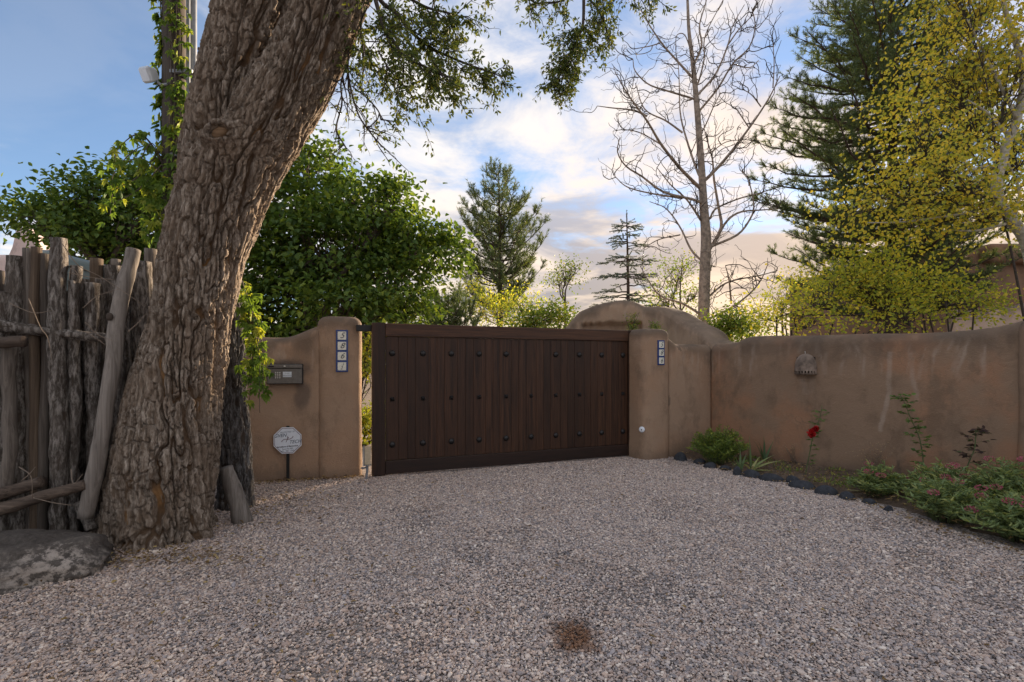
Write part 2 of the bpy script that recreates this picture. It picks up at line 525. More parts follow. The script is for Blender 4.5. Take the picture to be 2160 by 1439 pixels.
M['maple'] = mat_leaf('maple_leaf', [(0.0, (0.065, 0.12, 0.03)), (0.6, (0.115, 0.185, 0.04)), (1.0, (0.21, 0.27, 0.05))], 0.42)
M['elm'] = mat_leaf('elm_leaf', [(0.0, (0.065, 0.10, 0.035)), (0.6, (0.115, 0.15, 0.045)), (1.0, (0.22, 0.23, 0.05))], 0.42)
M['aspen'] = mat_leaf('aspen_leaf', [(0.0, (0.27, 0.33, 0.07)), (0.5, (0.52, 0.49, 0.08)), (1.0, (0.78, 0.60, 0.09))], 0.5)
M['shrub'] = mat_leaf('yellow_green_leaf', [(0.0, (0.22, 0.29, 0.05)), (0.6, (0.43, 0.45, 0.07)), (1.0, (0.68, 0.56, 0.07))], 0.5)
M['green_shrub'] = mat_leaf('green_shrub_leaf', [(0.0, (0.11, 0.18, 0.035)), (0.6, (0.19, 0.27, 0.045)), (1.0, (0.36, 0.33, 0.07))], 0.45)
M['pine'] = mat_leaf('pine_needle', [(0.0, (0.075, 0.12, 0.06)), (0.7, (0.13, 0.18, 0.075)), (1.0, (0.21, 0.23, 0.08))], 0.3)
M['spruce'] = mat_leaf('blue_spruce_needle', [(0.0, (0.08, 0.115, 0.105)), (1.0, (0.17, 0.21, 0.18))], 0.2)
M['creeper'] = mat_leaf('creeper_leaf', [(0.0, (0.09, 0.16, 0.03)), (0.6, (0.17, 0.26, 0.045)), (1.0, (0.34, 0.37, 0.06))], 0.45)
M['bed_green'] = mat_leaf('bushy_leaf', [(0.0, (0.12, 0.19, 0.05)), (0.7, (0.22, 0.30, 0.06)), (1.0, (0.38, 0.38, 0.08))], 0.35)
M['valerian'] = mat_leaf('grey_green_leaf', [(0.0, (0.18, 0.25, 0.12)), (0.7, (0.28, 0.36, 0.15)), (1.0, (0.45, 0.45, 0.16))], 0.35)
M['iris'] = mat_leaf('iris_blade', [(0.0, (0.088, 0.144, 0.069)), (0.6, (0.163, 0.225, 0.094)), (1.0, (0.400, 0.400, 0.175))], 0.3)
M['rose_leaf'] = mat_leaf('rose_leaf', [(0.0, (0.07, 0.13, 0.04)), (1.0, (0.17, 0.23, 0.06))], 0.3)
M['purple_leaf'] = mat_leaf('maroon_rose_leaf', [(0.0, (0.045, 0.028, 0.026)), (0.7, (0.08, 0.045, 0.035)), (1.0, (0.08, 0.09, 0.04))], 0.25)
M['red_petal'] = mat_leaf('red_petal', [(0.0, (0.30, 0.006, 0.012)), (1.0, (0.48, 0.02, 0.02))], 0.3)
M['pink_petal'] = mat_leaf('pink_petal', [(0.0, (0.38, 0.07, 0.15)), (1.0, (0.60, 0.18, 0.26))], 0.3)
M['yellow_petal'] = mat_leaf('orange_leaf', [(0.0, (0.45, 0.22, 0.05)), (1.0, (0.55, 0.34, 0.08))], 0.3)
M['dry_leaf'] = mat_leaf('dry_leaf', [(0.0, (0.13, 0.08, 0.045)), (0.6, (0.28, 0.19, 0.10)), (1.0, (0.46, 0.34, 0.15))], 0.25)
M['seed'] = mat_leaf('pale_seed', [(0.0, (0.30, 0.22, 0.13)), (1.0, (0.48, 0.36, 0.22))], 0.3)

def mat_gravel_stone():
    m, T = material('river_pebble')
    r = T.n('ShaderNodeObjectInfo').outputs['Random']
    c = T.ramp(r, [(0.0, (0.13, 0.12, 0.12)), (0.14, (0.25, 0.235, 0.24)), (0.30, (0.42, 0.315, 0.255)), (0.46, (0.47, 0.42, 0.395)),
                   (0.60, (0.56, 0.43, 0.345)), (0.74, (0.34, 0.325, 0.34)), (0.86, (0.64, 0.53, 0.445)), (1.0, (0.76, 0.69, 0.61))])
    p = pos_(T)
    n = T.noise(p, 90.0, 4, 0.7)
    c = T.mix(T.math('MULTIPLY', n, 0.12), c, (0.34, 0.29, 0.26))
    # browner towards the fence and the trees, cooler in the wheel track
    sx = T.n('ShaderNodeSeparateXYZ', {0: p})
    patch = T.noise(p, 1.7, 5, 0.65)
    c = T.mix(T.math('MULTIPLY', T.step(patch, 0.5, 0.72), 0.35), c, T.mix(1.0, c, (0.78, 0.70, 0.62), 'MULTIPLY'))
    side = T.step(T.math('ADD', sx.outputs[0], T.math('MULTIPLY', T.noise(p, 1.2, 3), 1.2)), 0.4, -2.4)
    c = T.mix(T.math('MULTIPLY', side, 0.55), c, T.mix(1.0, c, (1.0, 0.86, 0.75), 'MULTIPLY'))
    c = T.mix(T.math('MULTIPLY', T.math('SUBTRACT', 1.0, side), 0.7), c, T.mix(1.0, c, (1.07, 1.02, 1.0), 'MULTIPLY'))
    # oil stain
    st = G(1212, 1345)
    d = T.vmath('DISTANCE', T.scaled(p, (1, 0.8, 0)), (float(st[0]), float(st[1]) * 0.8, 0))
    d = T.math('ADD', d, T.math('MULTIPLY', T.math('SUBTRACT', T.noise(p, 11.0, 4, 0.7), 0.5), 0.20))
    c = T.mix(T.math('MULTIPLY', T.step(d, 0.16, 0.06), 0.92), c, T.mix(1.0, c, (0.36, 0.20, 0.10), 'MULTIPLY'))
    finish(T, c, 0.72, n, 0.002, 0.5, 0.3)
    return m
M['pebble'] = mat_gravel_stone()

def mat_gravel_base():
    m, T = material('fine_gravel_bed')
    p = pos_(T)
    vo = T.n('ShaderNodeTexVoronoi', {'Vector': T.scaled(p, (1, 1, 0)), 'Scale': 75.0})
    r = T.n('ShaderNodeSeparateColor', {0: vo.outputs['Color']}).outputs[0]
    c = T.ramp(r, [(0.0, (0.13, 0.12, 0.11)), (0.35, (0.27, 0.23, 0.215)), (0.7, (0.40, 0.33, 0.29)), (1.0, (0.55, 0.48, 0.43))])
    h = T.math('SUBTRACT', 1.0, vo.outputs['Distance'])
    finish(T, c, 0.85, h, 0.012, 1.0, 0.2)
    return m
M['gravel_base'] = mat_gravel_base()

def mat_soil(name, a, b):
    m, T = material(name)
    p = pos_(T)
    n = T.noise(p, 14.0, 8, 0.7)
    n2 = T.noise(p, 70.0, 5, 0.7)
    c = T.ramp(T.math('ADD', T.math('MULTIPLY', n, 0.6), T.math('MULTIPLY', n2, 0.4)), [(0.35, a), (0.66, b)])
    finish(T, c, 0.95, T.math('ADD', n, T.math('MULTIPLY', n2, 0.5)), 0.03, 1.0, 0.1)
    return m
M['soil'] = mat_soil('dark_bed_soil', (0.075, 0.055, 0.04), (0.21, 0.155, 0.115))
M['dirt'] = mat_soil('dry_dirt', (0.14, 0.105, 0.08), (0.27, 0.21, 0.16))

def mat_rock(name, a, b, pale=None):
    m, T = material(name)
    p = objco(T)
    n = T.noise(p, 7.0, 9, 0.7, 0.4)
    n2 = T.noise(p, 45.0, 6, 0.7)
    c = T.ramp(T.math('ADD', T.math('MULTIPLY', n, 0.55), T.math('MULTIPLY', n2, 0.45)), [(0.36, a), (0.68, b)])
    if pale:
        # lichen / mineral crust on one end of the stone
        q = T.vmath('DISTANCE', T.scaled(p, (1.0, 0.9, 1.2)), (0.56, -0.20, 0.08))
        q = T.math('ADD', q, T.math('MULTIPLY', T.math('SUBTRACT', T.noise(p, 16.0, 6, 0.75), 0.5), 0.55))
        c = T.mix(T.math('MULTIPLY', T.math('MULTIPLY', T.step(q, 0.34, 0.10), T.step(T.noise(p, 20.0, 6, 0.7), 0.42, 0.56)), 0.8), c, pale)
    finish(T, c, 0.85, T.math('ADD', n, T.math('MULTIPLY', n2, 0.4)), 0.02, 1.0, 0.25)
    return m
M['boulder'] = mat_rock('basalt_boulder', (0.042, 0.034, 0.029), (0.14, 0.118, 0.10), (0.46, 0.39, 0.33))
M['stone'] = mat_rock('dark_edging_stone', (0.022, 0.024, 0.029), (0.075, 0.08, 0.092))

# ================================================================== THE SETTING
# plan lines (x, y)
LW_A, LW_B = (-4.35, 5.23), (-2.19, 5.86)            # left wall, front face
GATE_A, GATE_B = np.array([-1.611, 5.90]), np.array([1.785, 7.27])
CORNER = (2.90, 7.52)
RW = [CORNER, (3.81, 6.28), (4.37, 5.72), (5.02, 5.02), (5.95, 3.95), (6.9, 2.6)]   # right wall, front face

def grid_obj(name, x0, x1, y0, y1, nx, ny, zf, mat):
    X, Y = np.meshgrid(np.linspace(x0, x1, nx), np.linspace(y0, y1, ny))
    V = np.stack([X.ravel(), Y.ravel(), zf(X.ravel(), Y.ravel())], 1)
    i = np.arange(ny - 1)[:, None] * nx + np.arange(nx - 1)[None]
    q = np.stack([i, i + 1, i + nx + 1, i + nx], -1).reshape(-1, 4)
    return obj(name, V, q, mat)

gr = obj('ground', [(-400, -200, -0.03), (400, -200, -0.03), (400, 600, -0.03), (-400, 600, -0.03)], [(0, 1, 2, 3)], M['dirt'], smooth=False)
structure(gr)

def ground_z(x, y):
    p = np.stack([x, y, np.zeros_like(x)], 1)
    c_ = 0.15 + 0.02 * (y - 4)
    rut = np.exp(-((x - c_ - 0.78) / 0.19) ** 2) + np.exp(-((x - c_ + 0.78) / 0.19) ** 2)
    return 0.012 * vnoise(p, 0.9, 5) + 0.006 * vnoise(p, 3.0, 6) - 0.013 * rut * (0.6 + 0.4 * vnoise(p, 1.5, 8))

dw = grid_obj('gravel_driveway', -9, 9, -4, 12, 90, 80, lambda x, y: ground_z(x, y) - 0.006, M['gravel_base'])
structure(dw)

# planting-bed edge (driveway side) and its plan polygon
BED = np.array([(2.30, 7.38), (2.46, 7.10), (2.73, 6.22), (3.06, 5.66), (3.29, 5.05), (3.40, 4.62), (3.42, 4.0), (3.55, 3.4), (3.9, 2.7), (4.6, 2.0)])
def bed_x(y):
    return np.interp(-np.asarray(y), -BED[:, 1], BED[:, 0])
def wall_x(y):
    r = np.array(RW)
    return np.interp(-np.asarray(y), -r[:, 1], r[:, 0])
def bed_mesh():
    ys = np.linspace(7.42, 2.2, 120)
    V, nx = [], 36
    for y in ys:
        a, b = float(bed_x(y)) - 0.02, max(float(wall_x(y)) + 0.12, float(bed_x(y)) + 0.1)
        for i in range(nx):
            t = i / (nx - 1)
            V.append((a + (b - a) * t, y, 0.0))
    V = np.array(V)
    t = np.tile(np.linspace(0, 1, nx), len(ys))
    V[:, 2] = -0.02 + 0.075 * sstep(t, 0, 0.25) + 0.012 * fbm(V, 6.0, 4, 3) + 0.008 * vnoise(V, 30, 9)
    i = np.arange(len(ys) - 1)[:, None] * nx + np.arange(nx - 1)[None]
    q = np.stack([i, i + nx, i + nx + 1, i + 1], -1).reshape(-1, 4)
    return V, q
V, q = bed_mesh()
structure(obj('planting_bed', V, q, M['soil']))

# ---- gravel: real pebbles scattered over the drive (one mass, made with geometry nodes)
def in_gravel(x, y):
    ok = x < bed_x(y) + 0.03
    # walls and gate line
    line = np.interp(x, [-4.35, -2.19, -1.74, -1.6, 1.79, 2.3, 2.9], [5.30, 5.90, 6.02, 6.05, 7.42, 7.2, 7.5])
    ok &= y < line
    ok &= ~((x < -4.2) & (y > 3.6))
    ok &= y < np.where(x < -2.9, 3.75 + 0.3 * (x + 4.2), 99)
    return ok
def make_gravel():
    s = 0.0100
    xs, ys = np.arange(-4.6, 4.6, s), np.arange(0.7, 7.5, s)
    X, Y = np.meshgrid(xs, ys)
    X[1::2] += s / 2
    x = X.ravel() + RNG.uniform(-0.48, 0.48, X.size) * s
    y = Y.ravel() + RNG.uniform(-0.48, 0.48, X.size) * s
    k_ = in_gravel(x, y) & (np.abs(x) < 1.2 * y + 0.8)
    thin = fbm(np.stack([x, y, x * 0], 1), 1.3, 4, 91)
    k_ &= RNG.random(len(x)) > 0.55 * sstep(thin, 0.12, 0.42)
    x, y = x[k_], y[k_]
    z = ground_z(x, y) + RNG.uniform(-0.004, 0.006, len(x))
    size = np.exp(RNG.normal(0, 0.30, len(x))) * 0.0055 * np.where(RNG.random(len(x)) < 0.012, 1.5, 1.0)
    me = bpy.data.meshes.new('gravel')
    me.vertices.add(len(x))
    me.vertices.foreach_set('co', np.stack([x, y, z], 1).astype(np.float32).ravel())
    a = me.attributes.new('psize', 'FLOAT', 'POINT')
    a.data.foreach_set('value', size.astype(np.float32))
    me.materials.append(M['pebble'])
    o = link('gravel', me)
    stuff(o)
    tag(o, 'pinkish and blue grey pea gravel covering the driveway', 'gravel')
    ng = bpy.data.node_groups.new('gravel_scatter', 'GeometryNodeTree')
    ng.interface.new_socket('Geometry', in_out='INPUT', socket_type='NodeSocketGeometry')
    ng.interface.new_socket('Geometry', in_out='OUTPUT', socket_type='NodeSocketGeometry')
    g = NT(ng)
    gi = g.n('NodeGroupInput')
    join = g.n('GeometryNodeGeometryToInstance')
    for v in range(6):
        ico = g.n('GeometryNodeMeshIcoSphere', {'Radius': 1.0, 'Subdivisions': 2})
        pos = g.n('GeometryNodeInputPosition').outputs[0]
        off = g.n('ShaderNodeVectorMath', {0: pos, 1: (v * 7.3, v * 3.1, v * 5.7)}, operation='ADD').outputs[0]
        no = g.n('ShaderNodeTexNoise', {'Vector': off, 'Scale': 0.9, 'Detail': 2.0})
        d_ = g.n('ShaderNodeVectorMath', {0: no.outputs['Color'], 1: (0.5, 0.5, 0.5)}, operation='SUBTRACT').outputs[0]
        d2 = g.n('ShaderNodeVectorMath', {0: d_, 1: (1.5, 1.5, 1.5)}, operation='MULTIPLY').outputs[0]
        sp = g.n('GeometryNodeSetPosition', {'Geometry': ico.outputs[0], 'Offset': d2})
        tr = g.n('GeometryNodeTransform', {'Geometry': sp.outputs[0], 'Scale': (1.15 + 0.08 * v, 0.9, 0.62 + 0.05 * (v % 3))})
        sm = g.n('GeometryNodeSetShadeSmooth', {'Geometry': tr.outputs[0]})
        mt = g.n('GeometryNodeSetMaterial', {'Geometry': sm.outputs[0], 'Material': M['pebble']})
        ng.links.new(mt.outputs[0], join.inputs[0])
    rot = g.n('FunctionNodeRandomValue', data_type='FLOAT_VECTOR')
    rot.inputs[0].default_value = (-0.6, -0.6, 0)
    rot.inputs[1].default_value = (0.6, 0.6, 6.283)
    idx = g.n('FunctionNodeRandomValue', data_type='INT')
    idx.inputs[4].default_value = 0
    idx.inputs[5].default_value = 5
    na = g.n('GeometryNodeInputNamedAttribute', {'Name': 'psize'}, data_type='FLOAT')
    iop = g.n('GeometryNodeInstanceOnPoints', {'Points': gi.outputs[0], 'Instance': join.outputs[0], 'Pick Instance': True,
                                               'Instance Index': idx.outputs[2], 'Rotation': rot.outputs[0], 'Scale': na.outputs[0]})
    g.n('NodeGroupOutput', {0: iop.outputs[0]})
    mod = o.modifiers.new('scatter', 'NODES')
    mod.node_group = ng
make_gravel()

# ------------------------------------------------------------------ adobe walls and pillars
def sweep_wall(name, path, hfun, thick, mat, label, cat='wall', n_s=160, rtop=0.11, seed=1, offset=None, streaks=(), dark_patch=(), ends=True, rough=0.012):
    """A plastered wall: a soft-topped section swept along a plan path (front face line)."""
    p = spline([(x, y, 0) for x, y in path], n_s) if len(path) > 2 else spline([(*path[0], 0), (*path[1], 0)], n_s)
    seg = np.linalg.norm(np.diff(p[:, :2], axis=0), axis=1)
    s = np.concatenate([[0], np.cumsum(seg)])
    tan = unit(np.gradient(p, axis=0))
    back = np.stack([-tan[:, 1], tan[:, 0], np.zeros(n_s)], 1)     # left of travel = away from the camera side
    nf, na, nb = 64, 14, 8
    V, Sx, Z, Hh = [], [], [], []
    for i in range(n_s):
        H = hfun(s[i])
        e = min(s[i], s[-1] - s[i])
        er = 0.05 if ends else 0.0
        pin = (er - math.sqrt(max(0, er * er - max(0, er - e) ** 2))) if (ends and e < er) else 0.0
        prof = [(pin, -0.06 + (H - rtop + 0.06) * j / (nf - 1)) for j in range(nf)]
        for j in range(1, na):
            a = math.pi / 2 * j / (na - 1)
            prof.append((pin + (rtop) * (1 - math.cos(a)), H - rtop + rtop * math.sin(a)))
        w = thick - rtop * 2
        prof.append((rtop + w * 0.5, H + 0.008))
        for j in range(na):
            a = math.pi / 2 * (1 - j / (na - 1))
            prof.append((thick - pin - rtop * (1 - math.cos(a)), H - rtop + rtop * math.sin(a)))
        for j in range(1, nb):
            prof.append((thick - pin, (H - rtop) * (1 - j / (nb - 1)) - 0.06 * j / (nb - 1)))
        for (o_, z_) in prof:
            if offset is not None:
                o_ = o_ + offset(s[i], z_) * (1 if o_ < thick * 0.5 else 0)
            V.append(p[i] + back[i] * o_ + np.array([0, 0, z_]))
            Sx.append(s[i]); Z.append(z_); Hh.append(H)
    V = np.array(V); Sx = np.array(Sx); Z = np.array(Z); Hh = np.array(Hh)
    m = len(V) // n_s
    nb3 = np.repeat(back, m, 0)
    V = V - nb3 * (rough * fbm(V, 2.2, 3, seed) + 0.003 * fbm(V, 14, 3, seed + 5))[:, None]
    V[:, 2] += 0.014 * fbm(V, 2.0, 3, seed + 9) * (Z > Hh * 0.6)
    i = np.arange(n_s - 1)[:, None] * m
    j = np.arange(m - 1)[None]
    q = np.stack([i + j, i + m + j, i + m + j + 1, i + j + 1], -1).reshape(-1, 4)
    faces = [tuple(f) for f in q]
    faces.append(tuple(range(m)))
    faces.append(tuple(range((n_s - 1) * m + m - 1, (n_s - 1) * m - 1, -1)))
    # weathering masks, then dark patches at given spots
    q3 = np.stack([Sx * 3.0, Z * 0.8, np.zeros_like(Z)], 1)
    drip = 0.26 + 0.34 * fbm(q3, 1.6, 4, seed + 21)
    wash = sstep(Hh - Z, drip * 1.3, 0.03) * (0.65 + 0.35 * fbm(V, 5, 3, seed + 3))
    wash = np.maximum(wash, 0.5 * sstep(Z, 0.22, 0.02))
    st = np.zeros(len(V))
    q4 = np.stack([Sx * 16.0, Z * 1.6, np.zeros_like(Z)], 1)
    q4[:, 0] += 1.5 * fbm(q4 * np.array([0.2, 1.5, 0]), 1.0, 3, seed + 33)
    st += 0.85 * sstep(fbm(q4, 1.0, 5, seed + 31, 0.65), 0.05, 0.6) * sstep(Hh - Z, 0.62, 0.25) * sstep(Hh - Z, 0.05, 0.2)
    for (pts, wd, amp) in streaks:
        pts = np.array(pts)
        xs = np.interp(-Z, -pts[:, 1], pts[:, 0])
        inside = (Z <= pts[0, 1]) & (Z >= pts[-1, 1])
        wob = 0.02 * fbm(np.stack([Z * 6, Z * 0, Z * 0], 1), 1.0, 4, seed + 41)
        dd = np.abs(Sx - xs - wob)
        br = 0.55 + 0.45 * fbm(np.stack([Sx * 25, Z * 9, Z * 0], 1), 1.0, 4, seed + 51)
        st = np.maximum(st, amp * inside * sstep(dd, wd, wd * 0.25) * br)
    so = np.zeros(len(V))
    for (sc_, zc_, rs, rz, amp) in dark_patch:
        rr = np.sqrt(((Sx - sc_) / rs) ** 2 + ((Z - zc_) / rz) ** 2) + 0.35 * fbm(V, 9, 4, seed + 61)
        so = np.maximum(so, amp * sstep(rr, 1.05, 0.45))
    me = mesh_from(name, V, faces, mat, True, {'wash': np.clip(wash, 0, 1), 'streak': np.clip(st, 0, 1), 'dark_patch': np.clip(so, 0, 1)})
    o = link(name, me)
    return tag(o, label, cat)

def pillar(name, fl, ang, w, d, h, mat, label, cat='pillar', seed=3, rtop=0.10, expo=5.0, taper=0.02, kids=None):
    """Soft rounded plaster pillar; fl = plan position of its front-left corner."""
    c = np.array([fl[0], fl[1]]) + np.array([math.cos(ang), math.sin(ang)]) * w / 2 + np.array([-math.sin(ang), math.cos(ang)]) * d / 2
    n = 96
    th = np.arange(n) * 2 * math.pi / n
    cx = np.sign(np.cos(th)) * np.abs(np.cos(th)) ** (2 / expo) * w / 2
    cy = np.sign(np.sin(th)) * np.abs(np.sin(th)) ** (2 / expo) * d / 2
    zs = list(np.linspace(-0.06, h - rtop, 70))
    ins = [0.0] * 70
    for j in range(1, 12):
        a = math.pi / 2 * j / 11
        zs.append(h - rtop + rtop * math.sin(a)); ins.append(rtop * (1 - math.cos(a)))
    for f in (0.6, 0.3, 0.08):
        zs.append(h + 0.006); ins.append(-f)
    V = []
    for z_, e in zip(zs, ins):
        if e >= 0:
            k1, k2 = (w / 2 - e) / (w / 2), (d / 2 - e) / (d / 2)
        else:
            k1 = k2 = -e * (w / 2 - rtop) / (w / 2)
        tp = 1 - taper * max(0, z_) / h
        for x_, y_ in zip(cx, cy):
            lx, ly = x_ * k1 * tp, y_ * k2 * tp
            V.append((c[0] + lx * math.cos(ang) - ly * math.sin(ang), c[1] + lx * math.sin(ang) + ly * math.cos(ang), z_))
    V = np.array(V)
    ctr = np.array([c[0], c[1], 0])
    out = unit((V - ctr) * np.array([1, 1, 0]))
    V = V + out * (0.010 * fbm(V, 2.6, 3, seed) + 0.0025 * fbm(V, 15, 3, seed + 4))[:, None]
    m = n
    R = len(zs)
    i = np.arange(R - 1)[:, None] * m
    j = np.arange(m)[None]
    j2 = (j + 1) % m
    q = np.stack([i + j, i + j2, i + m + j2, i + m + j], -1).reshape(-1, 4)
    faces = [tuple(f) for f in q] + [tuple(range((R - 1) * m, R * m))]
    Z = V[:, 2]
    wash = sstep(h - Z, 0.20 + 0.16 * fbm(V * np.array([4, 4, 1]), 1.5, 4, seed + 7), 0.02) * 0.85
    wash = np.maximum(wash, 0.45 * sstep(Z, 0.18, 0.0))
    me = mesh_from(name, V, faces, mat, True, {'wash': np.clip(wash, 0, 1), 'streak': np.zeros(len(V)), 'dark_patch': np.zeros(len(V))})
    return tag(link(name, me), label, cat)

lw_len = math.dist(LW_A, LW_B)
def lw_h(s):
    return 1.605 + 0.14 * float(sstep(np.array(s), lw_len - 0.42, lw_len + 0.02))
lw_dir = math.atan2(LW_B[1] - LW_A[1], LW_B[0] - LW_A[0])
kp = hit(603, LW_A, LW_B)
kp_s = math.dist(kp, LW_A)
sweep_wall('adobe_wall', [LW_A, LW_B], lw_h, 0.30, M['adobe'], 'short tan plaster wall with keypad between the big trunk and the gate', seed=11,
           dark_patch=[(kp_s, 1.25, 0.30, 0.14, 1.0), (kp_s + 0.17, 0.98, 0.11, 0.22, 0.75)])  # dark patches behind and below the keypad box
PIL_A = np.array([-2.225, 5.82])
PIL_ANG = math.radians(17)
pillar('adobe_pillar', PIL_A, PIL_ANG, 0.50, 0.50, 1.865, M['adobe'], 'taller tan plaster gate pillar with four house number tiles', seed=21)

GANG = math.atan2(GATE_B[1] - GATE_A[1], GATE_B[0] - GATE_A[0])
RP_A = np.array([1.795, 6.93])
RP_ANG = math.radians(27)
pillar('adobe_pillar', RP_A, RP_ANG, 0.50, 0.46, 1.80, M['adobe'], 'tan plaster gate pillar with three house number tiles', seed=31, expo=4.2, rtop=0.09)
ret_a = (2.20, 7.20)
def ret_h(s):
    return 1.60 + 0.10 * float(sstep(np.array(s), 0.22, 0.0))
sweep_wall('adobe_wall', [ret_a, (2.98, 7.56)], ret_h, 0.28, M['adobe'], 'narrow tan plaster wall joining the three tile pillar to the long wall', n_s=60, seed=41)

rw_p = spline([(x, y, 0) for x, y in RW], 160)
rw_s = np.concatenate([[0], np.cumsum(np.linalg.norm(np.diff(rw_p[:, :2], axis=0), axis=1))])
def rw_at(px):
    """(s, x, y, angle) on the long wall's face in photo column px."""
    col = 1080 + F * rw_p[:, 0] / rw_p[:, 1]
    i = int(np.argmin(np.abs(col - px)))
    t = rw_p[min(i + 1, 159)] - rw_p[max(i - 1, 0)]
    return rw_s[i], rw_p[i, 0], rw_p[i, 1], math.atan2(t[1], t[0])
tops = [(1496, 727), (1520, 724), (1548, 721), (1562, 716), (1575, 711), (1620, 709), (1700, 707), (1800, 705), (1900, 703), (1990, 700), (2050, 695), (2100, 688), (2150, 676)]
tp_s, tp_h = [], []
for px, py in tops:
    s_, x_, y_, _ = rw_at(px)
    tp_s.append(s_); tp_h.append(EYE + (HY - py) / F * y_ - 0.004)
def rw_h(s):
    return float(np.interp(s, tp_s, tp_h))
def zpx(py, y):
    return EYE + (HY - py) / F * y
stk = []
for colpts, wd, amp in (([(1877, 742), (1879, 790), (1872, 840), (1863, 880), (1858, 912)], 0.035, 1.0),
                        ([(1922, 745), (1930, 790), (1932, 850)], 0.035, 0.7), ([(1945, 760), (1943, 800)], 0.03, 0.45),
                        ([(1690, 798), (1697, 835)], 0.06, 0.55), ([(1716, 798), (1708, 830)], 0.05, 0.4), ([(1740, 745), (1745, 790)], 0.03, 0.5)):
    pts = []
    for px, py in colpts:
        s_, x_, y_, _ = rw_at(px)
        pts.append((s_, zpx(py, y_)))
    stk.append((pts, wd, amp))
sweep_wall('adobe_wall', RW, rw_h, 0.32, M['adobe_red'], 'long reddish brown plaster wall with clay lamp above the flower bed', n_s=300, seed=51, streaks=stk, rtop=0.12)
s_, x_, y_, a_ = rw_at(2142)
pillar('adobe_pillar', (x_ - 0.05, y_ - 0.04), a_, 0.7, 0.45, 1.775, M['adobe_red'], 'reddish brown plaster pilaster at the near end of the long wall', seed=61, rtop=0.14, expo=6)

# sculpted adobe gateway behind the gate
gw = [(1186, 9.7), (1240, 9.6), (1300, 9.45), (1360, 9.25), (1405, 8.95), (1450, 8.5), (1490, 8.1), (1530, 7.85)]
gw_path = [((px - 1080) / F * d, d) for px, d in gw]
gw_p = spline([(x, y, 0) for x, y in gw_path], 160)
gw_s = np.concatenate([[0], np.cumsum(np.linalg.norm(np.diff(gw_p[:, :2], axis=0), axis=1))])
gw_col = 1080 + F * gw_p[:, 0] / gw_p[:, 1]
gt = [(1186, 700), (1203, 676), (1222, 656), (1245, 646), (1275, 637), (1305, 632), (1330, 632), (1342, 637), (1356, 645), (1380, 645), (1400, 649), (1420, 661), (1445, 679), (1470, 692), (1500, 712), (1530, 724)]
gh = np.array([EYE + (HY - np.interp(c, [g[0] for g in gt], [g[1] for g in gt])) / F * y for c, y in zip(gw_col, gw_p[:, 1])])
def gw_off(s, z):
    c = float(np.interp(s, gw_s, gw_col))
    a = float(sstep(np.array(c), 1222, 1232) * sstep(np.array(c), 1356, 1348))
    return 0.16 * a * float(sstep(np.array(z), 2.085, 2.06))
sweep_wall('adobe_gateway', gw_path, lambda s: float(np.interp(s, gw_s, gh)), 0.55, M['adobe_far'], 'humped tan adobe gateway with sloping shoulder behind the gate', 'gateway',
           n_s=200, rtop=0.15, seed=71, offset=gw_off, rough=0.03)


# ================================================================== THE GATE
GLEN = float(np.linalg.norm(GATE_B - GATE_A))
def gate_u(px):
    return float(np.linalg.norm(hit(px, GATE_A, GATE_B) - GATE_A))
gate = thing('driveway_gate', 'dark brown plank driveway gate studded with iron clavos', 'gate', (GATE_A[0], GATE_A[1], 0.0), GANG)
GT, GB = 1.79, 0.025
u_l, u_r = gate_u(813.5), gate_u(1326)
def gbox(name, x0, x1, y0, y1, z0, z1, mat, bevel=0.006):
    bm = bm_box(0, x1 - x0, y0, y1, 0, z1 - z0, bevel)
    return bm_obj(name, bm, mat, gate, False, (x0, 0, z0))
gbox('stile', 0.0, u_l - 0.003, 0.0, 0.075, GB - 0.01, GT, M['gate'])
gbox('stile', u_r, GLEN, 0.0, 0.075, GB, GT, M['gate'])
gbox('top_rail', u_l - 0.001, u_r - 0.003, 0.002, 0.07, GT - 0.155, GT - 0.004, M['gate_rail'])
gbox('bottom_rail', u_l - 0.001, u_r - 0.003, 0.002, 0.07, GB, GB + 0.155, M['gate_dark'])
seams = [165, 250, 308, 363, 450, 502, 553, 635, 688, 740, 820, 868, 913, 990, 1037, 1085, 1150, 1198, 1245, 1310, 1355, 1400, 1465, 1505, 1548, 1605, 1640, 1685, 1746]
us = [gate_u(760 + c / 3.0857) for c in seams]
us[0] = u_l + 0.003
us[-1] = u_r - 0.003
for a, b in zip(us[:-1], us[1:]):
    y0 = 0.024 + random.uniform(-0.0015, 0.0015)
    gbox('plank', a + 0.0004, b - 0.0004, y0, y0 + 0.028, GB + 0.157, GT - 0.157, M['gate'], 0.004)
gbox('cross_brace', u_l + 0.03, u_r - 0.02, 0.055, 0.085, 0.9, 1.0, M['gate_dark'])
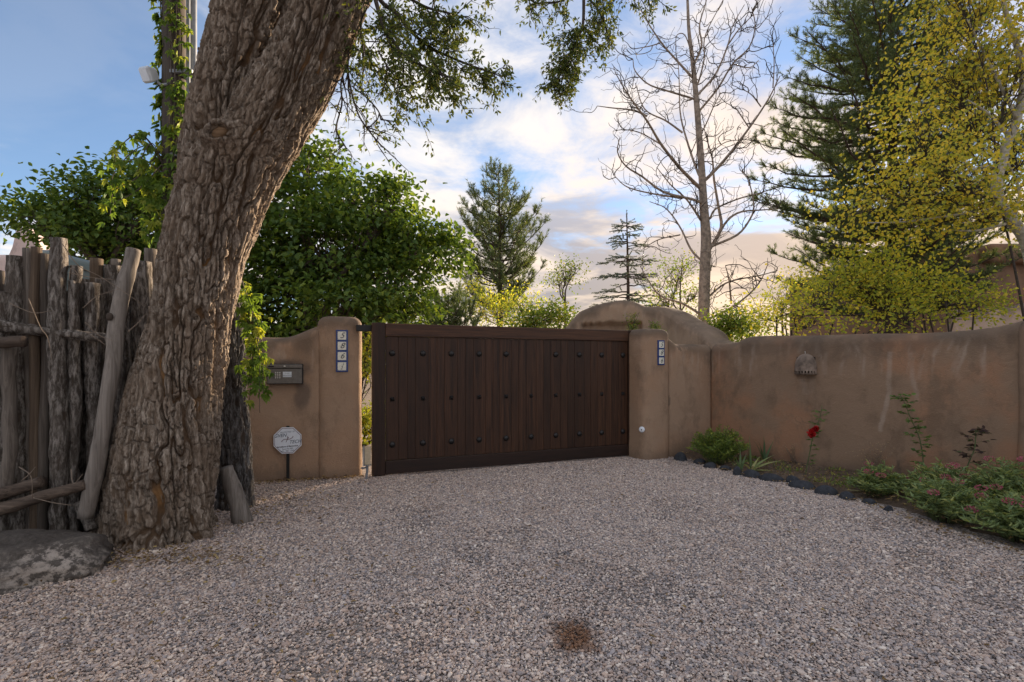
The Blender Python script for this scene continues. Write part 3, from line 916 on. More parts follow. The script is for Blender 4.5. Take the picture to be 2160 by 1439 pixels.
# clavos
def dome_mesh(r, h, pyramid=False):
    bm = bmesh.new()
    prof = [(r, 0.0), (r, 0.004)] + ([(r * 0.55, h * 0.55), (r * 0.06, h)] if pyramid else [(r * math.cos(a), 0.004 + (h - 0.004) * math.sin(a)) for a in (0.35, 0.75, 1.15, 1.5)])
    n = 4 if pyramid else 16
    rows = []
    for (rr, hh) in prof:
        rows.append([bm.verts.new((rr * math.cos(2 * math.pi * k_ / n + math.pi / 4), -hh, rr * math.sin(2 * math.pi * k_ / n + math.pi / 4))) for k_ in range(n)])
    for r0, r1 in zip(rows[:-1], rows[1:]):
        for k_ in range(n):
            bm.faces.new((r0[k_], r0[(k_ + 1) % n], r1[(k_ + 1) % n], r1[k_]))
    bm.faces.new(rows[-1])
    bmesh.ops.recalc_face_normals(bm, faces=bm.faces[:])
    me = bpy.data.meshes.new('clavo')
    bm.to_mesh(me); bm.free()
    if not pyramid:
        me.polygons.foreach_set('use_smooth', np.ones(len(me.polygons), dtype=bool))
    me.materials.append(M['iron'])
    return me
dome, pyr = dome_mesh(0.036, 0.026), dome_mesh(0.034, 0.034, True)
stud_x = [828, 893, 953, 1012, 1069, 1122, 1174, 1224, 1271, 1316]
for i, px in enumerate(stud_x):
    u = gate_u(px)
    for row, zz in enumerate((1.438, 0.898, 0.365)):
        if row == 0 and i == 5:
            continue
        o = link('clavo', pyr if row == 1 else dome, gate, (u, 0.0245, zz))
        if row == 1:
            o.rotation_euler = (0, math.radians(random.uniform(-12, 12)), 0)
# hinge arm from the pillar to the gate
bm = bm_box(-0.17, 0.03, 0.076, 0.12, 1.69, 1.765, 0.006)
bm_obj('hinge_arm', bm, M['black'], gate)

# ------------------------------------------------------------------ lettering
def text_mesh(body, size, mat, shear=0.0, align='CENTER', extrude=0.0004, bold=0.0, xs=1.0):
    cu = bpy.data.curves.new('lettering', 'FONT')
    cu.body = body
    cu.size = size
    cu.shear = shear
    cu.align_x = align
    cu.align_y = 'CENTER'
    cu.extrude = extrude
    cu.offset = bold
    cu.resolution_u = 3
    ob = bpy.data.objects.new('lettering', cu)
    COL.objects.link(ob)
    dg = bpy.context.evaluated_depsgraph_get()
    me = bpy.data.meshes.new_from_object(ob.evaluated_get(dg))
    bpy.data.objects.remove(ob)
    bpy.data.curves.remove(cu)
    # stand it up: local x right, z up, facing -y
    for v in me.vertices:
        x, y, z = v.co
        v.co = (x * xs, -z, y)
    me.materials.clear()
    me.materials.append(mat)
    me.name = 'lettering'
    return me

# ------------------------------------------------------------------ house number tiles
def number_tiles(pos, ang, digits, size, label):
    n = len(digits)
    t = thing('house_number', label, 'house number', pos, ang)
    bm = bm_box(-size * 0.56, size * 0.56, 0.0, 0.02, -n * size - size * 0.06, size * 0.06, 0.003)
    bm_obj('frame', bm, M['tile_blue'], t)
    # scalloped cream field
    k_ = 72
    th = np.arange(k_) * 2 * math.pi / k_
    sq = 1.0 / np.maximum(np.abs(np.cos(th)), np.abs(np.sin(th)))
    rad = np.minimum(sq, 1.36) * (1 - 0.10 * (0.5 + 0.5 * np.cos(th * 20)))
    for i, dgt in enumerate(digits):
        zc_ = -size * (i + 0.5)
        bm = bm_box(-size * 0.475, size * 0.475, -0.004, 0.004, -size * 0.475, size * 0.475, 0.002)
        tl = bm_obj('tile', bm, M['tile_blue'], t, False, (0, 0, zc_))
        V = [(r * math.cos(a) * size * 0.415, -0.0055, r * math.sin(a) * size * 0.415) for r, a in zip(rad, th)]
        V += [(x, -0.003, z) for x, _, z in V]
        Fc = [tuple(range(k_ - 1, -1, -1))] + [(j, (j + 1) % k_, (j + 1) % k_ + k_, j + k_) for j in range(k_)]
        fo = link('glaze_field', mesh_from('glaze_field', V, Fc, M['tile'], False), tl)
        if dgt == 'half':
            parts = [('1', 0.40, 0.10, 0.20), ('2', 0.40, -0.06, -0.18)]
            for ch, sz, ox, oz in parts:
                link('digit', text_mesh(ch, size * sz, M['ink'], 0.35), tl, (ox * size, -0.0065, oz * size))
            l = link('digit', text_mesh('-', size * 0.5, M['ink'], 0.2), tl, (0.02 * size, -0.0065, 0.06 * size))
        else:
            link('digit', text_mesh(dgt, size * 0.80, M['ink'], 0.38), tl, (0, -0.0065, 0))
    return t
def pil_front(A, ang, px):
    b = A + np.array([math.cos(ang), math.sin(ang)])
    return hit(px, tuple(A), tuple(b))
f = pil_front(PIL_A, PIL_ANG, 720.5)
number_tiles((f[0] + 0.008, f[1] - 0.010, zpx(697.5, f[1])), PIL_ANG, ['5', '8', '6', 'half'], 0.1175, 'blue and cream tile house number reading 586 and a half')
f = pil_front(RP_A, RP_ANG, 1394)
number_tiles((f[0] + 0.004, f[1] - 0.006, zpx(719, f[1])), RP_ANG, ['5', '8', '6'], 0.110, 'blue and cream tile house number reading 586')

# ------------------------------------------------------------------ intercom box on the wall
ic = thing('intercom', 'bronze grey entry keypad box mounted on the wall under vine leaves', 'intercom', (kp[0], kp[1] - 0.004, zpx(789, kp[1])), lw_dir)
bw, bh = 0.352, 0.212
bm_obj('backplate', bm_box(-bw / 2 - 0.008, bw / 2 + 0.008, -0.05, 0.03, -bh / 2 - 0.006, bh / 2 + 0.008, 0.004), M['black'], ic)
bm_obj('housing', bm_box(-bw / 2, bw / 2, -0.085, -0.049, -bh / 2, bh / 2 - 0.045, 0.006), M['bronze'], ic)
hd = bm_obj('hood', bm_box(-bw / 2 - 0.004, bw / 2 + 0.004, -0.095, -0.049, bh / 2 - 0.040, bh / 2, 0.006), M['bronze'], ic)
bm_obj('lock', bm_box(-0.009, 0.009, -0.100, -0.094, bh / 2 - 0.028, bh / 2 - 0.012, 0.003), M['steel'], ic)
bm_obj('name_badge', bm_box(-bw / 2 + 0.01, -bw / 2 + 0.07, -0.0965, -0.094, bh / 2 - 0.028, bh / 2 - 0.014, 0.0), M['black'], ic)
bt = bm_box(-0.0062, 0.0062, -0.091, -0.084, -0.0062, 0.0062, 0.002)
bme = bpy.data.meshes.new('button'); bt.to_mesh(bme); bt.free(); bme.materials.append(M['steel'])
for r_ in range(4):
    for c_ in range(3):
        link('button', bme, ic, (-bw / 2 + 0.085 + c_ * 0.021, 0, 0.018 - r_ * 0.0195))
link('button', bme, ic, (-bw / 2 + 0.037, 0, -0.008))
pl = bm_obj('instruction_plate', bm_box(-0.018, 0.072, -0.0875, -0.084, -0.034, 0.026, 0.001), M['lens'], ic)
for ln, (txt, zz) in enumerate((('TO CALL', 0.008), ('PRESS BUTTON', -0.018))):
    link('lettering', text_mesh(txt, 0.0125, M['ink']), pl, (0.027, -0.0885, zz))

# ------------------------------------------------------------------ security yard sign
sg = G(607, 1016)
sign = thing('yard_sign', 'white octagonal security yard sign on a black stake', 'sign', (sg[0], sg[1], 0.0), math.radians(10))
bm_obj('stake', bm_box(-0.0165, 0.0165, 0.0, 0.012, -0.08, 0.62, 0.002), M['black'], sign)
zc_ = 1.3 - (929 - HY) / F * sg[1]
panel = thing_e = None
R8 = 0.158
def octa(r, y0, y1):
    V = [(r * math.cos(math.pi / 8 + k_ * math.pi / 4), y0, r * math.sin(math.pi / 8 + k_ * math.pi / 4)) for k_ in range(8)]
    V += [(x, y1, z) for x, _, z in V]
    Fc = [tuple(range(7, -1, -1)), tuple(range(8, 16))] + [(k_, (k_ + 1) % 8, (k_ + 1) % 8 + 8, k_ + 8) for k_ in range(8)]
    return V, Fc
V, Fc = octa(R8, -0.008, -0.001)
panel = link('panel', mesh_from('panel', V, Fc, M['white'], False), sign, (0, 0, zc_))
# thin border line
Vb = []
for r in (R8 * 0.935, R8 * 0.905):
    Vb += [(r * math.cos(math.pi / 8 + k_ * math.pi / 4), -0.0088, r * math.sin(math.pi / 8 + k_ * math.pi / 4)) for k_ in range(8)]
link('border_line', mesh_from('border_line', Vb, [(k_, (k_ + 1) % 8, (k_ + 1) % 8 + 8, k_ + 8) for k_ in range(8)], M['ink_red'], False), panel)
for txt, sz, x, z, mt, sh, bd, xs in (('PROTECTED  BY', 0.021, 0.0, 0.093, 'ink_grey', 0.1, 0, 1.0), ('GVEN', 0.052, -0.079, 0.053, 'ink_grey', 0.35, 0.0008, 0.95),
                                  ('TECH', 0.052, 0.078, -0.016, 'ink_grey', 0.35, 0.0008, 0.95), ('Surveillance & Maintenance', 0.0215, 0.0, -0.066, 'ink', 0.1, 0.0005, 0.93),
                                  ('Santa Fe, NM', 0.021, 0.0, -0.093, 'ink', 0.1, 0, 1.0), ('505 - 986 - 2345', 0.021, 0.0, -0.117, 'ink', 0.1, 0, 1.0)):
    o = link('lettering', text_mesh(txt, sz, M[mt], sh, bold=bd, xs=xs), panel, (x, -0.0088, z))
    o.rotation_euler = (0, math.radians(-4), 0)
tb, q = tubes([(spline([(-0.06, -0.009, -0.005), (-0.03, -0.009, 0.014), (0.02, -0.009, 0.014), (0.055, -0.009, 0.034)], 12), 0.0028, 5),
               (spline([(0.002, -0.009, 0.048), (0.0, -0.009, 0.02), (-0.016, -0.009, -0.02)], 8), 0.0026, 5),
               (spline([(0.0, -0.009, 0.026), (0.01, -0.009, 0.032)], 3), 0.005, 5),
               (spline([(-0.062, -0.009, -0.013), (-0.06, -0.009, -0.008)], 3), 0.0048, 6), (spline([(0.055, -0.009, 0.041), (0.057, -0.009, 0.046)], 3), 0.0046, 6)])
link('emblem', mesh_from('emblem', tb, q, M['ink_red']), panel)

# ------------------------------------------------------------------ gate sensor box, conduit, photo eye
sb = G(779, 1003)
sx_, sy_ = hit(781, (-2.2, 5.95), (-1.0, 5.95))
sen = thing('gate_sensor', 'beige sensor box on grey conduit at the foot of the gate', 'sensor', (sx_ + 0.012, 5.80, 0.0), math.radians(14))
bm_obj('housing', bm_box(-0.034, 0.034, -0.045, 0.02, 0.175, 0.375, 0.006), M['beige'], sen)
bm_obj('mount_plate', bm_box(-0.046, -0.035, -0.05, 0.03, 0.165, 0.385, 0.002), M['grey_pipe'], sen)
bm_obj('cover_lip', bm_box(-0.042, 0.040, -0.05, 0.022, 0.166, 0.1745, 0.001), M['grey_pipe'], sen)
tb, q = tubes([(spline([(-0.005, 0, 0.17), (-0.006, 0, 0.10), (-0.018, 0.01, 0.0), (-0.02, 0.01, -0.05)], 10), 0.014, 10),
               (spline([(-0.01, 0, 0.14), (-0.05, 0.02, 0.13), (-0.07, 0.03, 0.13)], 8), 0.011, 8)])
link('conduit', mesh_from('conduit', tb, q, M['grey_pipe']), sen)

def dome_local(r, h, mat, name, parent, loc):
    me = dome_mesh(r, h)
    me.materials.clear(); me.materials.append(mat); me.name = name
    return link(name, me, parent, loc)
left_face = [RP_A + 0.10 * np.array([-math.sin(RP_ANG), math.cos(RP_ANG)])]
lf = left_face[0]
pe = thing('photo_eye', 'small round white photo eye on the three tile pillar', 'sensor', (lf[0] + 0.016, lf[1] - 0.055, zpx(905, lf[1])), RP_ANG - math.radians(50))
dome_local(0.040, 0.022, M['white'], 'cap', pe, (0, 0, 0))
dome_local(0.008, 0.006, M['black'], 'lens', pe, (0, -0.021, 0))

# ------------------------------------------------------------------ clay sconce on the long wall
s_, x_, y_, a_ = rw_at(1703)
sc = thing('clay_sconce', 'half dome clay wall lamp with slotted rim on the long wall', 'wall lamp', (x_, y_, zpx(790, y_)), a_)
def sconce_meshes():
    R, H, n, rows = 0.13, 0.262, 44, 14
    V, Fc = [], []
    def ring(zz, k_=1.0):
        t = zz / H
        r = R * (1.0 - 0.05 * t) * (max(0.0, 1 - max(0, (t - 0.35) / 0.65) ** 2.3)) ** 0.5
        r = max(r, 0.012) * k_
        return [(r * math.cos(math.pi * j / n), -r * 0.85 * math.sin(math.pi * j / n), zz) for j in range(n + 1)]
    zs = [0.0, 0.020, 0.046, 0.058] + list(np.linspace(0.07, H, rows))
    rings = [ring(z_) for z_ in zs]
    inner = [ring(z_, 0.9) for z_ in zs]
    m = n + 1
    V = [v for r in rings for v in r] + [v for r in inner for v in r]
    k_ = len(zs) * m
    for i in range(len(zs) - 1):
        for j in range(n):
            a = i * m + j
            if i == 1 and (j % 4) in (1, 2) and 2 < j < n - 2:
                # slot through the shell: side walls of the opening
                Fc.append((a, a + k_, a + 1 + k_, a + 1)); Fc.append((a + m, a + m + 1, a + m + 1 + k_, a + m + k_))
                if j % 4 == 1: Fc.append((a, a + m, a + m + k_, a + k_))
                else: Fc.append((a + 1, a + 1 + k_, a + m + 1 + k_, a + m + 1))
                continue
            Fc.append((a, a + 1, a + m + 1, a + m))
            Fc.append((a + k_, a + m + k_, a + m + 1 + k_, a + 1 + k_))
    for j in range(n):
        Fc.append((j, j + k_, j + 1 + k_, j + 1))
    return V, Fc
V, Fc = sconce_meshes()
link('shade', mesh_from('shade', V, Fc, M['clay'], True), sc)
bm_obj('backplate', bm_box(-0.11, 0.11, -0.006, 0.02, 0.0, 0.22, 0.002), M['shadow_slot'], sc)  # plate coloured dark so the slots read as shaded
bm = bmesh.new(); bmesh.ops.create_uvsphere(bm, u_segments=14, v_segments=10, radius=0.03)
bm_obj('bulb', bm, M['lens'], sc, True, (0, -0.055, 0.09))
tb, q = tubes([(spline([(0.0, -0.02, 0.255), (0.0, -0.02, 0.28), (-0.008, -0.01, 0.292)], 6), 0.003, 5)])
link('hanger_wire', mesh_from('hanger_wire', tb, q, M['steel']), sc)

# ================================================================== BIG ELM
def bark_relief(u, s, circ, cell_u=0.06, cell_s=0.20, seed=0, twist=0.0):
    """u in 0..1 around, s metres along: (relief 0..1 with furrows between plates)."""
    R_ = circ / 6.2832
    st_ = cell_u / cell_s
    ph = 2 * np.pi * u + twist * s
    c3 = np.stack([np.cos(ph) * R_, np.sin(ph) * R_, s * st_], 1)
    iso = np.stack([np.cos(ph) * R_, np.sin(ph) * R_, s], 1)
    w = np.stack([fbm(iso, 6.0, 3, seed + 1), fbm(iso, 6.0, 3, seed + 2), fbm(iso, 5.0, 3, seed + 3)], 1) * cell_u * np.array([0.75, 0.75, 0.9])
    n1 = fbm(c3 + w * 0.8, 0.8 / cell_u, 2, seed + 4, 0.35)
    fur = sstep(np.abs(n1), 0.0, 0.17)
    nu = max(4, int(round(circ / (cell_u * 0.8))))
    pa = u * nu + twist * s * nu / 6.2832 + 9.0 * w[:, 0] / cell_u * 0.12 + 0.35 * fbm(iso, 22.0, 2, seed + 12)
    pb = s / (cell_s * 0.42) + 1.1 * fbm(iso, 9.0, 3, seed + 13)
    ia, ib = np.floor(pa).astype(np.int64), np.floor(pb).astype(np.int64)
    f1 = np.full(len(u), 9.0); f2 = np.full(len(u), 9.0)
    cell = np.zeros(len(u)); zero = np.zeros_like(ia)
    for da in (-1, 0, 1):
        for db in (-1, 0, 1):
            ca, cb = ia + da, ib + db
            cw = np.mod(ca, nu)
            d_ = np.hypot(ca + 0.1 + 0.8 * _h(cw, cb, zero, seed + 7) - pa, cb + 0.1 + 0.8 * _h(cw, cb, zero + 5, seed + 8) - pb)
            near = d_ < f1
            f2 = np.where(near, f1, np.minimum(f2, d_))
            cell = np.where(near, _h(cw, cb, zero + 9, seed), cell)
            f1 = np.minimum(f1, d_)
    crack = sstep(f2 - f1, 0.0, 0.16)
    ridge = fur * (0.50 + 0.50 * crack) * (0.62 + 0.38 * cell)
    return ridge, cell

def trunk_tube(rows, n_th, n_s, seed, depth=0.03, yscale=0.92, cell=(0.06, 0.2), flare=None, twist=0.0):
    """rows: (center xyz, half-width). Horizontal-ish elliptical rings with bark relief."""
    C = spline([r[0] for r in rows], n_s)
    rad = spline([(r[1], 0, 0) for r in rows], n_s)[:, 0]
    s = np.concatenate([[0], np.cumsum(np.linalg.norm(np.diff(C, axis=0), axis=1))])
    u = np.arange(n_th) / n_th
    U, S = np.tile(u, n_s), np.repeat(s, n_th)
    circ = 2 * math.pi * float(np.median(rad))
    ridge, cellr = bark_relief(U, S, circ, cell[0], cell[1], seed, twist)
    th = 2 * np.pi * U
    dirx, diry = np.cos(th), np.sin(th)
    R = np.repeat(rad, n_th)
    c3 = np.stack([dirx * R, diry * R, S], 1)
    lump = 0.045 * fbm(c3, 2.6, 3, seed + 40) * R / 0.33
    fl = 0
    if flare is not None:
        fl = flare(th, S)
    fine = 0.015 * fbm(c3 * np.array([1, 1, 0.3]), 40.0, 4, seed + 50, 0.8) * (0.35 + 0.65 * ridge)
    disp = lump + fl + depth * (1.25 * ridge - 0.80) + fine
    V = np.repeat(C, n_th, 0)
    V[:, 0] += dirx * (R + disp)
    V[:, 1] += diry * (R * yscale + disp)
    V[:, 2] += 0.012 * (cellr - 0.5) * ridge
    i = np.arange(n_s - 1)[:, None] * n_th
    j = np.arange(n_th)[None]
    j2 = (j + 1) % n_th
    q = np.stack([i + j, i + j2, i + n_th + j2, i + n_th + j], -1).reshape(-1, 4)
    return V, q, ridge

TD = 3.92
def row(y, xl, xr, d=TD):
    al, ar = math.atan((xl - 1080) / F), math.atan((xr - 1080) / F)
    ac, hf = (al + ar) / 2, (ar - al) / 2
    c = np.array([math.tan(ac) * d, d, EYE + (HY - y) / F * d])
    return (c, d / math.cos(ac) * math.sin(hf) - 0.008)
main_rows = [row(1178, 196, 452), row(1120, 204, 452), row(1040, 214, 459), row(960, 232, 464), row(880, 252, 468), row(800, 272, 474), row(700, 300, 486), row(600, 324, 508),
             row(500, 343, 536), row(420, 362, 570), row(350, 392, 607), row(300, 436, 634), row(200, 512, 690), row(100, 572, 735), row(0, 620, 772),
             row(-120, 655, 815, TD + 0.05), row(-300, 770, 900, TD + 0.15), row(-480, 900, 1000, TD + 0.3)]
left_rows = [row(470, 372, 520, TD + 0.03), row(400, 366, 524, TD + 0.08), row(330, 374, 534, TD + 0.10), row(260, 388, 540, TD + 0.11), row(180, 407, 556, TD + 0.12), row(90, 430, 584, TD + 0.13), row(0, 452, 622, TD + 0.14),
             row(-150, 480, 650, TD + 0.16), row(-350, 500, 625, TD + 0.25), row(-600, 540, 620, TD + 0.5)]
elm_base = P(322, 1130, TD); elm_base[2] = 0.0
def elm_flare(th, S):
    k_ = sstep(S, 0.62, 0.0)
    return k_ * (0.055 * np.cos(th * 5 + 0.8) + 0.035 * np.cos(th * 3 + 2.0)) + 0.035 * k_ + 0.05 * sstep(S, 0.22, 0.0)
elm = thing('elm_tree', 'huge leaning elm with deeply furrowed bark beside the log fence', 'tree', elm_base)
V1, q1, r1 = trunk_tube(main_rows, 350, 700, 3, 0.056, 0.92, (0.044, 0.42), elm_flare, 0.5)
V2, q2, r2 = trunk_tube(left_rows, 220, 360, 9, 0.054, 0.92, (0.044, 0.42), None, 0.3)
# sawn-branch scar: a collar round a shallow pocket on the front of the trunk
def scar(V):
    c = P(458, 277, TD - 0.33)
    d_ = np.sqrt(((V[:, 0] - c[0]) / 1.25) ** 2 + ((V[:, 2] - c[2]) / 0.85) ** 2)
    front = V[:, 1] < TD - 0.05
    V[:, 1] -= front * 0.075 * np.exp(-((d_ - 0.085) / 0.04) ** 2)
    V[:, 1] += front * 0.07 * sstep(d_, 0.075, 0.03)
    return V
V1, V2 = scar(V1), scar(V2)
trunk = obj('trunk', np.concatenate([V1, V2]), np.concatenate([q1, q2 + len(V1)]), M['bark'], elm, True, {'ridge': np.concatenate([r1, r2])}, elm_base)
# pale sawn face inside the scar
k_ = 26
c = P(459, 277, 3.655)
ang = np.arange(k_) * 2 * math.pi / k_
rr = 1 + 0.10 * np.array([math.sin(3 * a + 1) for a in ang])
Vs = [c + np.array([0.075 * math.cos(a) * r, -0.006 - 0.012 * math.sin(a), 0.047 * math.sin(a) * r]) for a, r in zip(ang, rr)]
Vs += [c + np.array([0.055 * math.cos(a) * r, -0.020 - 0.01 * math.sin(a), 0.034 * math.sin(a) * r]) for a, r in zip(ang, rr)]
Vs += [v + np.array([0, 0.12, 0]) for v in Vs[:k_]]
Fc = [tuple(range(k_, 2 * k_))] + [(i, (i + 1) % k_, (i + 1) % k_ + k_, i + k_) for i in range(k_)] + [(i, i + 2 * k_, (i + 1) % k_ + 2 * k_, (i + 1) % k_) for i in range(k_)]
obj('branch_scar', np.array(Vs), Fc, M['cut_wood'], elm, True, None, elm_base)

# limbs above the picture and the boughs that hang into it
def grow_twigs(path, n, length, droop, spread, rng, r0=0.004, seg=5, up=0.0, wig=0.16):
    out = []
    m = len(path)
    for _ in range(n):
        i = rng.integers(max(1, m // 6), m)
        t = unit(path[i] - path[i - 1])
        d_ = unit(t * 0.6 + rng.normal(size=3) * spread + np.array([0, 0, up]))
        L = length * rng.uniform(0.5, 1.15)
        pts = [path[i]]
        for _k in range(seg):
            d_ = unit(d_ + np.array([0, 0, -droop]) + rng.normal(size=3) * wig)
            pts.append(pts[-1] + d_ * L / seg)
        out.append(np.array(pts))
    return out

def leafy_twigs(twigs, per, rng, ll, off=0.015):
    pos, dr = [], []
    for tw in twigs:
        m = len(tw) - 1
        k_ = rng.poisson(per)
        for _ in range(k_):
            t = rng.uniform(0.15, 1.0) * m
            i = min(int(t), m - 1)
            p = tw[i] + (tw[i + 1] - tw[i]) * (t - i)
            d_ = unit(tw[i + 1] - tw[i])
            side = unit(np.cross(d_, rng.normal(size=3)))
            pos.append(p + side * off * rng.uniform(0, 1))
            dr.append(d_ * 0.5 + side * 0.9 + np.array([0, 0, -0.35]))
    return np.array(pos), np.array(dr)

rng = np.random.default_rng(21)
br, lp, ld = [], [], []
def bough(pts, r0, n1, l1, n2, l2, per, droop=0.12, spread=0.55, leafy=True):
    path = spline(pts, 26)
    br.append((path, np.linspace(r0, 0.006, 26), 7))
    t1 = grow_twigs(path, n1, l1, droop, spread, rng)
    for t in t1:
        br.append((t, np.linspace(0.0055, 0.002, len(t)), 4))
        t2 = grow_twigs(t, n2, l2, droop, spread * 1.1, rng, seg=4)
        for w in t2:
            br.append((w, np.linspace(0.0024, 0.001, len(w)), 3))
        if leafy and t2:
            p, d_ = leafy_twigs(t2, per, rng, 0.03)
            if len(p):
                lp.append(p); ld.append(d_)
def E(x, y, d):
    return P(700 + x / 3.0857, y / 3.0857, d)
# limbs that carry them (over the top edge of the picture)
limb_r = [P(930, -420, 4.2), P(1060, -520, 4.4), P(1180, -430, 4.7), P(1240, -200, 4.75), E(1640, -60, 4.72)]
br.append((spline(limb_r, 30), np.linspace(0.10, 0.018, 30), 8))
limb_l = [P(800, -300, 4.05), P(790, -200, 4.0), P(785, -90, 3.9), E(260, -60, 3.86)]
br.append((spline(limb_l, 20), np.linspace(0.06, 0.02, 20), 8))
bough([E(262, -90, 3.86), E(300, 60, 3.84), E(340, 180, 3.8), E(400, 265, 3.78), E(480, 370, 3.74), E(620, 440, 3.7), E(760, 500, 3.66)], 0.018, 32, 0.27, 6, 0.14, 9)
bough([E(262, -90, 3.86), E(330, 20, 3.92), E(430, 95, 3.95), E(540, 230, 4.0), E(660, 320, 4.05), E(800, 385, 4.1), E(940, 440, 4.12), E(1060, 480, 4.14)], 0.018, 36, 0.26, 6, 0.14, 9)
bough([E(330, -80, 3.95), E(480, -20, 4.0), E(620, 50, 4.05), E(740, 80, 4.08), E(840, 110, 4.1)], 0.014, 20, 0.25, 6, 0.13, 9)
bough([E(230, 40, 3.9), E(190, 150, 3.95), E(200, 280, 3.98), E(260, 420, 4.0)], 0.010, 20, 0.36, 5, 0.18, 7)
bough([E(300, 330, 3.8), E(380, 460, 3.82), E(470, 560, 3.84), E(540, 650, 3.85)], 0.007, 12, 0.28, 5, 0.16, 5)
# nearly bare hanging twigs beside the trunk
bough([E(110, 320, 3.95), E(105, 450, 3.96), E(120, 560, 3.95), E(170, 740, 3.94), E(240, 850, 3.94), E(330, 960, 3.95)], 0.008, 16, 0.26, 4, 0.13, 1.3, 0.1)
bough([E(100, 420, 3.97), E(60, 540, 3.98), E(65, 680, 3.99), E(30, 840, 4.0), E(90, 960, 4.0)], 0.007, 14, 0.24, 4, 0.12, 0.9, 0.1)
bough([E(130, 560, 3.95), E(230, 640, 3.93), E(300, 720, 3.93), E(320, 780, 3.92)], 0.005, 8, 0.2, 4, 0.12, 2.5, 0.1)
# second hanging bough
bough([E(1640, -80, 4.72), E(1635, 150, 4.7), E(1600, 250, 4.68), E(1560, 350, 4.66), E(1515, 450, 4.64), E(1450, 540, 4.62)], 0.016, 44, 0.25, 6, 0.14, 8, 0.10, 0.6)
bough([E(1600, -60, 4.72), E(1480, 10, 4.7), E(1360, 20, 4.68), E(1280, 40, 4.66)], 0.01, 16, 0.22, 5, 0.13, 7, 0.10, 0.6)
bough([E(1640, -40, 4.72), E(1730, 60, 4.75), E(1780, 170, 4.76), E(1810, 300, 4.76)], 0.01, 18, 0.22, 5, 0.13, 7, 0.10, 0.6)
bough([E(1660, -90, 4.72), E(1800, -50, 4.75), E(1950, -30, 4.8), E(2080, -20, 4.85)], 0.01, 12, 0.22, 5, 0.15, 7, 0.16, 0.6)
# a loose top crown above the frame
top_limbs = [[P(950, -460, 4.2), P(1000, -700, 4.5), P(1150, -900, 4.9)], [P(850, -380, 4.1), P(700, -700, 4.4), P(650, -950, 4.6)],
             [P(590, -560, 4.4), P(450, -800, 4.8), P(300, -950, 5.2)], [P(590, -560, 4.4), P(640, -850, 4.0), P(620, -1050, 3.6)]]
for tl_ in top_limbs:
    bough(tl_, 0.07, 12, 0.8, 5, 0.35, 4, 0.06, 0.7)
Vb, qb = tubes(br)
obj('boughs', Vb, qb, M['dark_twig'], elm, True, None, elm_base)
lp = np.concatenate(lp); ld = np.concatenate(ld)
n_ = len(lp)
leaf_obj('crown', M['elm'], elm, elm_base, lp, ld, rand_unit(n_, rng) + np.array([0, 0, 0.6]), rng.uniform(0.026, 0.046, n_), rng.uniform(0.014, 0.022, n_), 0.2, rng.random(n_) ** 1.3)

# ------------------------------------------------------------------ grey dead trunk, broken slab
dt = G(505, 1078)
dead = thing('dead_trunk', 'grey weathered dead trunk behind the elm hung with creeper', 'tree trunk', (dt[0], dt[1] + 0.14, 0))
DD = dt[1] + 0.16
def drow(y, xl, xr):
    return row(y, xl, xr, DD)
V, q, r = trunk_tube([drow(1100, 452, 542), drow(1040, 455, 536), drow(960, 455, 532), drow(880, 452, 528), drow(800, 448, 523), drow(700, 445, 516), drow(620, 448, 508), drow(575, 456, 500), drow(560, 470, 486)],
                     120, 260, 77, 0.026, 0.95, (0.04, 0.38))
obj('trunk', V, q, M['dead_bark'], dead, True, {'ridge': r}, (dt[0], dt[1] + 0.14, 0))
# pale broken slab leaning on it
sl0, sl1 = G(508, 1098), P(478, 985, 4.22)
slab = thing('broken_log', 'pale grey broken log end leaning against the grey dead trunk', 'log', tuple(sl0))
pp = spline([sl0 + np.array([0.01, 0, -0.03]), (sl0 + sl1) / 2 + np.array([0.01, 0, 0]), sl1], 24)
Vt, qt = tubes([(pp, np.linspace(0.080, 0.050, 24) * (1 + 0.05 * np.sin(np.arange(24) * 0.5)), 18)])
Vt = Vt + (0.016 * fbm(Vt * np.array([1, 1, 0.3]), 16, 4, 5))[:, None] * np.array([1, 0.6, 0.2])
obj('log', Vt, qt, M['silver_log'], slab, True, None, sl0)

